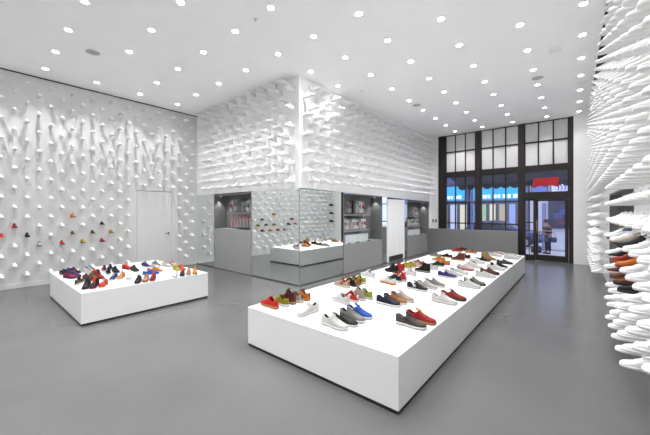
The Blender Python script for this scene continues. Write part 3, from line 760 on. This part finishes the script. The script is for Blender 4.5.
DISP = {
 _l(0, 4): ('red', 'white', 'red', '-', 'red and white sneaker on left wall, farthest left of the coloured ones'),
 _l(1, 5): ('redd', 'black', 'maroon', '-', 'dark red sneaker on the left wall left of the navy one'),
 _l(2, 4): ('navy', 'navyb', 'navy', '-', 'navy sneaker on the left wall between the dark red and the grey one'),
 _l(3, 3): ('greyw', 'charcoal', 'grey', 'taupe', 'pale grey sneaker on the left wall below and right of the navy one'),
 _l(5, 3): ('red', 'black', 'maroon', '-', 'bright red sneaker on the left wall below the orange and the olive ones'),
 _l(6, 6): ('orange', 'redd', 'tan', '-', 'orange sneaker hanging highest of the coloured ones on the left wall'),
 _l(6, 4): ('olived', 'cream', 'olived', '-', 'dark olive sneaker with cream sole on the left wall straight below the orange one'),
 _l(7, 3): ('gold', 'olived', 'olive', '-', 'yellowish gold sneaker on the left wall between the two lowest red ones'),
 _l(8, 4): ('navyb', 'cream', 'navy', '-', 'blackish navy sneaker on the left wall above two low coloured ones'),
 _l(9, 5): ('black', 'white', 'charcoal', '-', 'black sneaker on the left wall directly above the rightmost red one'),
 _l(9, 3): ('redd', 'navyb', 'red', '-', 'dark red sneaker with navy sole, the rightmost red on the left wall'),
 _l(10, 4): ('olive', 'gum', 'amber', '-', 'olive and amber sneaker, rightmost coloured one on the left wall'),
 ('R', 37, 5): ('white', 'indigo', 'blue', 'blue', 'white sneaker with blue sole and sides on the right wall, uppermost coloured one'),
 ('R', 41, 5): ('beige', 'black', 'white', 'rust', 'beige sneaker with orange side patch and black sole on the right wall'),
 ('R', 39, 4): ('navyb', 'white', 'navy', '-', 'dark navy sneaker with white sole on the right wall above the orange one'),
 ('R', 40, 4): ('rust', 'rust', 'orange', '-', 'burnt orange sneaker on the right wall beside the dark navy one'),
 ('R', 42, 4): ('orange', 'rust', 'rust', '-', 'lighter orange sneaker on the right wall in front of the burnt orange one'),
 ('R', 43, 5): ('charcoal', 'black', 'charcoal', '-', 'charcoal sneaker on the right wall in front of the beige one'),
 ('R', 37, 3): ('maroon', 'white', 'maroon', '-', 'maroon sneaker with white sole on the right wall below the orange one'),
 ('R', 39, 3): ('brown', 'brown', 'maroon', '-', 'dark brown sneaker on the right wall directly beside the maroon one'),
 ('R', 41, 3): ('brown', 'black', 'maroon', '-', 'dark brown sneaker with black sole on the right wall beside the black one'),
 ('R', 43, 3): ('black', 'charcoal', 'black', '-', 'black sneaker on the right wall, lowest of the coloured ones'),
 ('R', 0, 8): ('black', 'black', 'charcoal', '-', 'black sneaker on the right wall beside the entrance pier, highest of three'),
 ('R', 0, 6): ('black', 'black', 'charcoal', '-', 'black sneaker on the right wall beside the entrance pier, middle of three'),
 ('R', 0, 4): ('black', 'black', 'charcoal', '-', 'black sneaker on the right wall beside the entrance pier, lowest of three'),
}
DISP[('R', 38, 4)] = DISP.pop(('R', 39, 4))

WHERE = {'L': 'on the left wall, %s row up from the floor, %s column from the block', 'BL': 'on the block face beside the left wall, %s row above the mirrors, %s column from the corner edge',
         'BR': 'on the block face beside the long plinth, %s row above the mirrors, %s column from the corner', 'R': 'on the right wall, %s row up from the floor, %s column from the entrance pier'}
WHERE = {'L': 'white cast sneaker on left wall, %s row from floor, %s column from the block', 'BL': 'white cast sneaker on block face over mirrors, %s row up, %s column from corner trim',
         'BR': 'white cast sneaker on plinth side block face, %s row up, %s column from corner trim', 'R': 'white cast sneaker on right wall, %s row from floor, %s column from entrance pier'}
GRP = {'L': 'white cast sneakers on the left wall', 'BL': 'white cast sneakers on the block face over the mirrors', 'BR': 'white cast sneakers on the plinth side of the block', 'R': 'white cast sneakers on the right wall'}
WSC = {'L': .76, 'BL': 1.0, 'BR': 1.0, 'R': 1.0}
STICK = .006                                          # the heel sinks a little into the wall
def heel_at(c):
    (x, y, z), a = c[3], c[4]
    return Vector((x - STICK * math.cos(a), y - STICK * math.sin(a), z))
ALL_CELLS = False
CHOSEN = {(w, a, b) for w, l in {'R':[(12,0),(13,1),(14,0),(15,1),(15,3),(15,5),(15,7),(16,0),(16,2),(16,4),(16,6),(16,8),(29,9),(30,10),(30,16),(31,9),(31,11),(31,15),(31,17),(31,19),(32,10),(32,12),(32,14),(32,16),(32,18),(32,20),(33,9),(33,11),(33,13),(33,15),(33,19),(34,10),(34,12),(34,14),(34,16),(34,18),(34,20),(35,1),(35,3),(35,5),(35,9),(35,11),(35,13),(35,15),(35,17),(35,19),(36,0),(36,2),(36,4),(36,6),(36,8),(36,10),(36,12),(36,14),(36,16),(36,18),(37,1),(37,7),(37,9),(37,11),(37,13),(37,15),(37,17),(38,0),(38,2),(38,6),(38,8),(38,10),(38,12),(38,14),(38,16),(38,18),(39,1),(39,5),(39,7),(39,9),(39,11),(39,13),(39,15),(39,17),(40,0),(40,2),(40,6),(40,8),(40,10),(40,12),(40,14),(40,16),(41,1),(41,7),(41,9),(41,11),(41,13),(41,15),(41,17),(42,0),(42,2),(42,6),(42,8),(42,10),(42,12),(42,14),(42,16),(43,1),(43,7),(43,9),(43,11),(43,13),(43,15),(44,0),(44,2),(44,4),(44,6),(44,8),(44,10),(44,12),(44,14),(45,1),(45,3),(45,5),(45,7),(45,9),(45,11),(45,13),(45,15),(46,2),(46,4),(46,6),(46,8),(46,10),(46,12),(46,14),(47,3),(47,5),(47,7),(47,9),(47,11),(47,13),(48,2),(48,4),(48,6),(48,8),(48,10),(48,12),(49,3),(49,5),(49,7),(49,9),(49,11),(49,13),(50,2),(50,4),(50,6),(50,8),(50,10),(50,12)],'BR':[(0,1),(0,3),(0,5),(0,7),(0,9),(1,0),(1,2),(1,4),(1,6),(1,8),(1,10),(2,1),(2,3),(2,5),(2,7),(2,9),(3,0),(3,2),(3,4),(3,6),(3,8),(3,10),(4,1),(4,3),(4,5),(4,7),(4,9),(5,0),(5,2),(5,4),(5,6),(5,8),(5,10),(6,1),(6,3),(6,5),(6,7),(6,9),(7,0),(7,2),(7,4),(7,6),(7,8),(7,10),(8,1),(8,3),(8,5),(8,7),(8,9),(9,2),(9,4),(9,6),(9,8),(9,10),(10,5),(10,7),(10,9),(11,6),(11,8),(11,10),(12,7),(12,9),(13,6),(13,8),(13,10)],'BL':[(0,0),(0,2),(0,4),(0,6),(0,8),(0,10),(1,1),(1,3),(1,5),(1,7),(1,9),(2,0),(2,2),(2,4),(2,6),(2,8),(2,10),(3,1),(3,3),(3,5),(3,7),(3,9),(4,0),(4,2),(4,4),(4,6),(4,8),(4,10),(5,1),(5,3),(5,5),(5,7),(5,9),(6,0),(6,2),(6,4),(6,6),(6,8),(6,10),(7,1),(7,3),(7,5),(7,7),(7,9),(8,0),(8,2),(8,4),(8,6),(8,8),(8,10),(9,1),(9,3),(9,5),(9,7),(9,9),(10,0),(10,2),(10,4),(10,6),(10,8),(10,10),(11,3),(11,5),(11,7),(11,9),(12,4),(12,6),(12,8),(12,10),(13,5),(13,7),(13,9),(14,6),(14,8),(14,10),(15,7),(15,9),(16,10),(17,9)]}.items() for a, b in l}
BIGGEST = {(w, a, b) for w, l in {'R':[(37,9),(38,0),(38,8),(38,10),(38,14),(39,1),(39,5),(39,9),(39,11),(39,13),(39,17),(40,0),(40,2),(40,8),(40,10),(40,12),(40,14),(40,16),(41,1),(41,9),(41,11),(41,13),(41,15),(42,0),(42,2),(42,6),(42,8),(42,10),(42,12),(42,14),(42,16),(43,1),(43,9),(43,11),(43,13),(43,15),(44,0),(44,2),(44,4),(44,6),(44,8),(44,10),(44,12),(44,14),(45,1),(45,3),(45,5),(45,9),(45,11),(45,13),(45,15),(46,2),(46,4),(46,6),(46,8),(46,10),(46,12),(46,14),(47,3),(47,5),(47,9),(47,11),(47,13),(48,2),(48,4),(48,6),(48,8),(48,10),(48,12),(49,3),(49,5),(49,7),(49,9),(49,11),(49,13)]}.items() for a, b in l}
PARTED = {n for n, c in enumerate(cells) if (c[0], c[1], c[2]) in BIGGEST}

ref_big = ref_small = None
rest_v = []; rest_f = []
low_me = sole_bm(upper_bm(MB(), 'low', ST_LOW), 'low', ST_LOW).mesh('cast_low', M_CAST, True)
low_v = [v.co.copy() for v in low_me.vertices]; low_f = [tuple(f.vertices) for f in low_me.polygons]
for n, c in enumerate(cells):
    key = (c[0], c[1], c[2]); p = heel_at(c)
    if key in DISP:
        up, so, la, band, lab = DISP[key]
        sc_ = WSC[c[0]]; ln = SL * sc_
        sneaker(p.x + math.cos(c[4]) * (ln * .5), p.y + math.sin(c[4]) * (ln * .5), p.z, c[4], 'low', up, so, la, band, lab, sc_, 'coloured display sneakers on the walls', k=.66)
        continue
    lab = WHERE[c[0]] % (ordn(c[2] + 1), ordn(c[1] + 1))
    if ALL_CELLS or key in CHOSEN:
        if ALL_CELLS or n not in PARTED:
            o = bpy.data.objects.new('cast_sneaker', CAST1); COL.objects.link(o)
            o.scale = (WSC[c[0]],) * 3; o.location = p; o.rotation_euler = (0, 0, c[4])
            tag(o, lab, 'sneaker', GRP[c[0]])
            if ALL_CELLS: o['cell'] = '%s,%d,%d' % key
        else:
            if ref_big is None:
                t = thing('cast_sneaker', lab, 'sneaker')
                for q in ('upper', 'sole', 'tongue', 'laces', 'heel_tab'): link(q, SHOE['low', q], t)
                ref_big = t
            else: t = copy_tree(ref_big)
            t.scale = (WSC[c[0]],) * 3; t.location = p; t.rotation_euler = (0, 0, c[4]); t['label'] = lab; t['group'] = GRP[c[0]]
    else:
        m4 = Matrix.Translation(p) @ Matrix.Rotation(c[4], 4, 'Z') @ Matrix.Scale(WSC[c[0]], 4); nv = len(rest_v)
        rest_v += [m4 @ v for v in low_v]; rest_f += [tuple(nv + q for q in f) for f in low_f]
if rest_v:
    me = bpy.data.meshes.new('cast_sneakers'); me.from_pydata(rest_v, [], rest_f); me.materials.append(M_CAST)
    for f in me.polygons: f.use_smooth = True
    o = link('cast_sneakers', me)
    tag(o, 'the many smaller looking white cast sneakers farther off on all the shoe walls', 'sneakers', None, 'stuff')

# ------------------------------------------------------------------ street outside
GZ = -.35
struct(MB().box(-30, WY + .12, GZ - .2, 14, 40, GZ).build('street', mat('pavement', (.62, .62, .68), .7, noise=.06, nscale=2)))
struct(MB().box(-30, 18.6, GZ, 14, 18.75, GZ + .1).build('kerb', mat('kerb_stone', (.5, .5, .52), .7)))
struct(MB().box(-30, WY + .09, GZ - .1, 14, WY + .4, -.01).build('step_outside', mat('step_stone', (.3, .3, .31), .7)))
# awning over the shop front
aw = thing('shop_awning', 'dark scalloped awning outside above the black framed windows', 'awning', (0, 0, 0))
M_AWN = mat('awning_cloth', (.05, .05, .085), .8)
MB().prism([(WY + .1, 3.06), (13.65, 2.74), (13.65, 2.70), (WY + .1, 3.02)], 'x', -4.0, -.2).build('canopy', M_AWN, aw)
pts = [(-4.0, 2.74)]
n = 12
for k in range(n):
    a = -4.0 + 3.8 * k / n
    for j in range(7): pts.append((a + 3.8 / n * j / 6, 2.58 - .09 * math.sin(PI * j / 6)))
pts += [(-.2, 2.74)]
MB().prism(pts, 'y', 13.64, 13.66).build('valance', M_AWN, aw)
for x in (-3.9, -.3): MB().tube((x, WY + .1, 2.6), (x, 13.6, 2.68), .02).build('arm', M_BLACK, aw)
# shops across the road
def shop(name, label, x0, x1, y, h, wall, rows, seed, sign=None, group='shops across the road'):
    rr = random.Random(seed)
    t = thing(name, label, 'building', (x0, y, GZ), 0, group)
    W = x1 - x0
    MB().box(0, 0, 0, W, 3, h).build('facade', wall, t)
    for (za, zb, n, cols) in rows:
        w = W / n
        for k in range(n):
            fb = MB().box(k * w + .05, -.06, za, (k + 1) * w - .05, 0, zb).build('window', mat('shop_frame', (.12, .12, .16), .5), t)
            c = rr.choice(cols)
            MB().box(k * w + .11, -.075, za + .06, (k + 1) * w - .11, -.055, zb - .06).build('pane', mat('lit_pane_' + c, '#' + c, .3, emit=c, estr=.75), fb)
    if sign:
        c, za, zb, marks = sign
        sb = MB().box(.2, -.25, za, W - .2, 0, zb, .02).build('sign_band', mat('sign_' + c, '#' + c, .4, emit=c, estr=.75), t)
        for k, (mx, mw, mh) in enumerate(marks):
            MB().box(mx, -.275, za + .1, mx + mw, -.25, za + .1 + mh, .004).build('letter', mat('sign_white', '#F4F8FF', .4, emit='F4F8FF', estr=.9), sb)
    return t
BL = ['8FA0C8', '6E86A8', 'B8C0D6', '3A4E8A', '9AB88A', 'D8D2B0', '2E3A58', 'C8CCDA', 'B0A08A', '5A88A8']
marks1 = [(.7 + .26 * k, .2 if k % 3 else .12, .22 if k % 4 else .26) for k in range(9)]
marks2 = [(.6 + .30 * k, .24 if k % 2 else .16, .24) for k in range(11)]
shop('shop_building', 'blue signed shop seen through the left window bay', -9.6, -6.2, 23.5, 8, mat('facade_violet', '#5A5C80', .7), [(.3, 2.5, 5, BL), (4.0, 5.6, 4, ['3A4070', '5A6AB0']), (6.2, 7.6, 4, ['3A4070', '5A6AB0'])], 3, ('2FA8DC', 2.75, 3.75, marks1))
shop('shop_building', 'shop with long blue sign seen through the middle window bay', -6.1, -2.6, 23.5, 8, mat('facade_blue', '#7C84A8', .7), [(.3, 2.5, 6, BL), (4.0, 5.6, 4, ['4A5090', '7A8AD0']), (6.2, 7.6, 4, ['4A5090', '7A8AD0'])], 5, ('2FA8DC', 2.75, 3.75, marks2))
shop('shop_building', 'pale lilac building across the road behind the entrance door', -2.5, 3.5, 23.5, 8, mat('facade_lilac', '#D6D8E4', .7), [(2.7, 4.2, 6, ['8FA0D8', '5A6AB0', 'B8C0E6', '2FA8DC'])], 8)
shop('shop_building', 'dark violet building far left beyond the first window', -20, -9.7, 23.5, 8, mat('facade_dark', '#3A3C5A', .7), [(.3, 2.4, 8, BL), (3.4, 4.6, 8, ['4A5090', '7A8AD0']), (5.4, 6.8, 8, ['4A5090', '2E3A78'])], 9)
po = thing('poster_panel', 'dark poster panel with red and blue patches across the road behind the door', 'poster', (-.55, 23.40, GZ + .9))
MB().box(-1.0, -.03, 0, 1.0, .05, 1.75).build('board', mat('poster_navy', '#1E2450', .6), po)
rr = random.Random(4)
for k in range(10):
    a, z = rr.uniform(-.8, .4), rr.uniform(.15, 1.25)
    MB().box(a, -.045, z, a + rr.uniform(.2, .45), -.03, z + rr.uniform(.15, .4), .01).build('patch', mat('poster_%d' % (k % 4), ['#8A2038', '#3A4A9A', '#6A78C0', '#5A2048'][k % 4], .6), po)
# cars at the kerb
def car(label, x, y, colr, sc=1.0, rz=0):
    t = thing('car', label, 'car', (x, y, GZ), rz, 'cars outside', sc)
    body = MB(); rings = []
    prof = [(-2.1, .45, .62, .70), (-2.0, .30, .80, .82), (-1.2, .26, .88, .86), (-.2, .25, .90, .87), (.9, .25, .90, .87), (1.6, .28, .82, .85), (2.05, .33, .72, .80), (2.15, .45, .60, .66)]
    for px, zb, zt, w in prof:
        rings.append([(px, -w, zb), (px, -w * 1.0, (zb + zt) / 2), (px, -w * .93, zt), (px, w * .93, zt), (px, w, (zb + zt) / 2), (px, w, zb)])
    body.loft(rings).build('body', mat('car_' + colr, '#' + colr, .3, coat=.6), t, True)
    cab = MB(); rings = []
    for px, zt, w in ((-1.75, .86, .72), (-1.15, 1.36, .64), (-.1, 1.44, .64), (.35, 1.36, .64), (1.05, .87, .74)):
        rings.append([(px, -w - .06, .84), (px, -w, zt), (px, w, zt), (px, w + .06, .84)])
    cab.loft(rings).build('cabin', mat('car_' + colr, '#' + colr, .3), t, True)
    for sg in (-1, 1):
        MB().prism([(-1.4, .92), (-1.05, 1.28), (-.2, 1.33), (-.2, .92)], 'y', sg * .70, sg * .735).build('side_window', mat('car_glass', (.03, .04, .07), .1), t)
        MB().prism([(-.12, .92), (-.12, 1.33), (.28, 1.28), (.8, .92)], 'y', sg * .70, sg * .735).build('side_window', MATS['car_glass'], t)
        for wx in (-1.3, 1.3):
            wh = MB().tube((wx, sg * .68, .32), (wx, sg * .88, .32), .32, n=24).build('wheel', mat('tyre', (.02, .02, .02), .8), t)
            MB().tube((wx, sg * .885, .32), (wx, sg * .895, .32), .2, n=20).build('hub', M_STEEL, wh)
    for sg in (-1, 1): MB().ball((2.12, sg * .55, .62), .1, (.5, 1.4, .8)).build('headlamp', mat('headlamp', (.8, .8, .85), .2), t)
car('white car parked outside beyond the leftmost window', -8.2, 19.9, 'D4DAEC')
car('dark blue car parked outside beyond the second window bay', -3.6, 19.9, '1E2A6A')
car('navy car parked outside left of the white one', -12.9, 19.9, '202858')
# street lamp post and sign board by the kerb
pl = thing('lamp_post', 'slim grey lamp post on the pavement beyond the middle window bay', 'post', (-4.62, 18.2, GZ))
MB().tube((0, 0, 0), (0, 0, 5.2), .07, .05).build('pole', mat('post_grey', '#5A62A0', .5), pl); MB().tube((0, 0, 0), (0, 0, .5), .13, .09).build('base', MATS['post_grey'], pl)
# meter posts seen through the door
for k, x in enumerate((-1.42, -1.30)):
    q = thing('bollard_post', ('left' if k == 0 else 'right') + ' thin post outside behind the person at the door', 'post', (x, 18.3 - .4 * k, GZ))
    MB().tube((0, 0, 0), (0, 0, 2.3), .035).build('pole', mat('post_violet', '#6A72B0', .5), q); MB().ball((0, 0, 2.3), .05).build('cap', MATS['post_violet'], q)

# ------------------------------------------------------------------ person on the pavement
pe = thing('person', 'person in maroon jacket looking down at a phone outside the entrance door', 'person', (-1.15, 17.3, GZ), R(-90 - 55))
# faces local +x; stands on z = 0
M_JACK = mat('jacket_maroon', '#3C1430', .8); M_SKIN = mat('skin', '#B88878', .6); M_TROU = mat('leggings', '#1A1A30', .8); M_HAIR = mat('dark_hair', '#1C1420', .7); M_SHORT = mat('tunic_pattern', '#5A5468', .8, noise=.3, nscale=25)
def mk_skin(name, V, E_, Rr, m, parent, root=0, sub=2):
    me = bpy.data.meshes.new(name); bm = bmesh.new()
    lay = bm.verts.layers.skin.verify()
    vs = [bm.verts.new(v) for v in V]
    for v, r in zip(vs, Rr): v[lay].radius = r if isinstance(r, tuple) else (r, r)
    vs[root][lay].use_root = True
    for a, c in E_: bm.edges.new((vs[a], vs[c]))
    bm.to_mesh(me); bm.free(); me.materials.append(m)
    o = bpy.data.objects.new(name, me); COL.objects.link(o); o.parent = parent
    k = o.modifiers.new('Skin', 'SKIN'); k.use_smooth_shade = True
    q = o.modifiers.new('Sub', 'SUBSURF'); q.levels = sub; q.render_levels = sub
    return o
# body: pelvis, spine, neck, head, legs, arms in one surface
V = [(0, 0, .80), (.0, 0, .95), (.02, 0, 1.12), (.03, 0, 1.25), (.05, 0, 1.32), (.09, 0, 1.43), (.10, 0, 1.50),
     (0, .09, .76), (.01, .095, .43), (-.02, .10, .09), (.11, .11, .035), (0, -.09, .76), (.02, -.10, .43), (-.01, -.11, .09), (.12, -.13, .035),
     (.03, .17, 1.22), (.02, .22, .98), (.22, .14, .93), (.29, .11, .97), (.03, -.17, 1.22), (.03, -.22, .98), (.22, -.13, .95), (.30, -.09, .99)]
E_ = [(0, 1), (1, 2), (2, 3), (3, 4), (4, 5), (5, 6), (0, 7), (7, 8), (8, 9), (9, 10), (0, 11), (11, 12), (12, 13), (13, 14), (3, 15), (15, 16), (16, 17), (17, 18), (3, 19), (19, 20), (20, 21), (21, 22)]
RR = [(.13, .11), (.13, .10), (.14, .11), (.12, .09), (.05, .05), (.085, .075), (.08, .07), .09, .058, .042, .035, .09, .058, .042, .035, .062, .048, .036, .028, .062, .048, .036, .028]
mk_skin('body', V, E_, RR, M_SKIN, pe)
mk_skin('jacket', [(0, 0, .86), (.0, 0, .97), (.02, 0, 1.12), (.03, 0, 1.24), (.04, 0, 1.30), (.03, .17, 1.22), (.02, .225, .98), (.19, .15, .935), (.03, -.17, 1.22), (.03, -.225, .98), (.19, -.14, .95)],
        [(0, 1), (1, 2), (2, 3), (3, 4), (3, 5), (5, 6), (6, 7), (3, 8), (8, 9), (9, 10)], [(.16, .135), (.15, .12), (.16, .13), (.14, .105), (.075, .07), .076, .062, .05, .076, .062, .05], M_JACK, pe)
mk_skin('tunic', [(0, 0, .60), (0, 0, .72), (0, 0, .90)], [(0, 1), (1, 2)], [(.185, .16), (.17, .145), (.14, .12)], M_SHORT, pe, 1)
mk_skin('leggings', [(0, 0, .78), (0, .09, .72), (.01, .095, .43), (-.02, .10, .10), (0, -.09, .72), (.02, -.10, .43), (-.01, -.11, .10)], [(0, 1), (1, 2), (2, 3), (0, 4), (4, 5), (5, 6)], [.1, .095, .066, .052, .095, .066, .052], M_TROU, pe)
for y0, x0 in ((.105, .0), (-.12, .01)): mk_skin('shoe', [(x0 - .04, y0, .045), (x0 + .05, y0, .04), (x0 + .16, y0 + (.01 if y0 > 0 else -.015), .03)], [(0, 1), (1, 2)], [.047, .045, .032], M_TROU, pe, 1)
hb = MB().ball((.075, 0, 1.50), .105, (1.0, .92, .92), 18)
hb.ball((.0, 0, 1.42), .06, (.8, 1, 1.2), 12)
hb.build('hair', M_HAIR, pe, True)
fb = MB(); fb.ball((.185, 0, 1.455), .014, (1.2, .8, 1.4), 10); fb.build('nose', M_SKIN, pe, True)
eb = MB()
for s in (-1, 1): eb.ball((.165, s * .032, 1.475), .011, (.7, 1.1, .8), 10)
eb.build('eyes', mat('eye', '#201818', .3), pe, True)
for s in (-1, 1): MB().ball((.09, s * .085, 1.46), .022, (.7, .4, 1.2), 10).build('ear', M_SKIN, pe, True)
MB().ball((.168, 0, 1.415), .016, (.5, 1.3, .35), 10).build('mouth', mat('lips', '#8A4048', .5), pe, True)
def hand(side, cx_, cy_, cz_):
    hv = [(cx_ - .02, cy_, cz_ - .01), (cx_ + .03, cy_, cz_)]; he = [(0, 1)]; hr = [.026, (.030, .018)]
    for k in range(4):
        oy = (k - 1.5) * .018; L_ = (.062, .072, .068, .052)[k]
        i0 = len(hv)
        hv += [(cx_ + .05, cy_ + oy, cz_ + .004), (cx_ + .05 + L_ * .5, cy_ + oy - side * .006, cz_ + .012), (cx_ + .05 + L_ * .75, cy_ + oy - side * .018, cz_ + .022)]
        he += [(1, i0), (i0, i0 + 1), (i0 + 1, i0 + 2)]; hr += [.009, .0085, .0075]
    i0 = len(hv); hv += [(cx_ + .015, cy_ - side * .03, cz_ + .012), (cx_ + .045, cy_ - side * .045, cz_ + .025)]
    he += [(0, i0), (i0, i0 + 1)]; hr += [.011, .009]
    mk_skin('hand', hv, he, hr, M_SKIN, pe, 0, 1)
hand(1, .29, .11, .97); hand(-1, .30, -.09, .99)
ph = tag(MB().box(-.005, -.035, -.07, .005, .035, .07, .003).build('phone', mat('phone_black', (.02, .02, .03), .2)), 'dark phone held by the person outside the door', 'phone')
ph.location = Vector((-1.15, 17.3, GZ)) + Matrix.Rotation(R(-145), 3, 'Z') @ Vector((.355, .01, 1.02)); ph.rotation_euler = (0, R(-35), R(-145))
bg = thing('shoulder_bag', 'dark bag hanging at the hip of the person outside', 'bag', Vector((-1.15, 17.3, GZ)) + Matrix.Rotation(R(-145), 3, 'Z') @ Vector((-.02, .31, .56)), R(-145))
rbox(-.14, -.06, 0, .14, .06, .22, .03).build('body', mat('bag_indigo', '#2A2A48', .7), bg, True); MB().path([(-.1, 0, .2), (-.06, -.02, .42), (.06, -.02, .42), (.1, 0, .2)], .01).build('strap', MATS['bag_indigo'], bg)
b2 = thing('travel_bag', 'black bag standing on the pavement left of the person outside', 'bag', (-1.62, 17.5, GZ + .001), R(20))
rbox(-.2, -.12, 0, .2, .12, .30, .05).build('body', mat('bag_black', (.02, .02, .03), .6), b2, True); MB().path([(-.1, 0, .29), (-.08, 0, .40), (.08, 0, .40), (.1, 0, .29)], .012).build('handle', MATS['bag_black'], b2)

# ------------------------------------------------------------------ world, camera, view
w = bpy.data.worlds.new('dusk'); S.world = w; w.use_nodes = True
bgn = w.node_tree.nodes['Background']; bgn.inputs['Color'].default_value = (.62, .65, .77, 1); bgn.inputs['Strength'].default_value = WORLD
cam = bpy.data.cameras.new('camera'); co = bpy.data.objects.new('camera', cam); COL.objects.link(co)
cam.sensor_width = 36.0; cam.sensor_fit = 'HORIZONTAL'; cam.lens = 36 * 304.917 / 650; cam.shift_x = 0; cam.shift_y = -(217.5 - 211.373) / 650
cam.clip_start = .05; cam.clip_end = 200
co.location = (0, 0, 1.6); co.rotation_euler = (PI / 2, 0, .698)
S.camera = co
S.view_settings.view_transform = 'Standard'; S.view_settings.look = 'None'; S.view_settings.gamma = 1.0; S.view_settings.use_curve_mapping = False
S.view_settings.exposure = EXPOSURE
S.cycles.max_bounces = 14; S.cycles.diffuse_bounces = 8; S.cycles.glossy_bounces = 6; S.cycles.transparent_max_bounces = 12
S.cycles.sample_clamp_indirect = 8.0
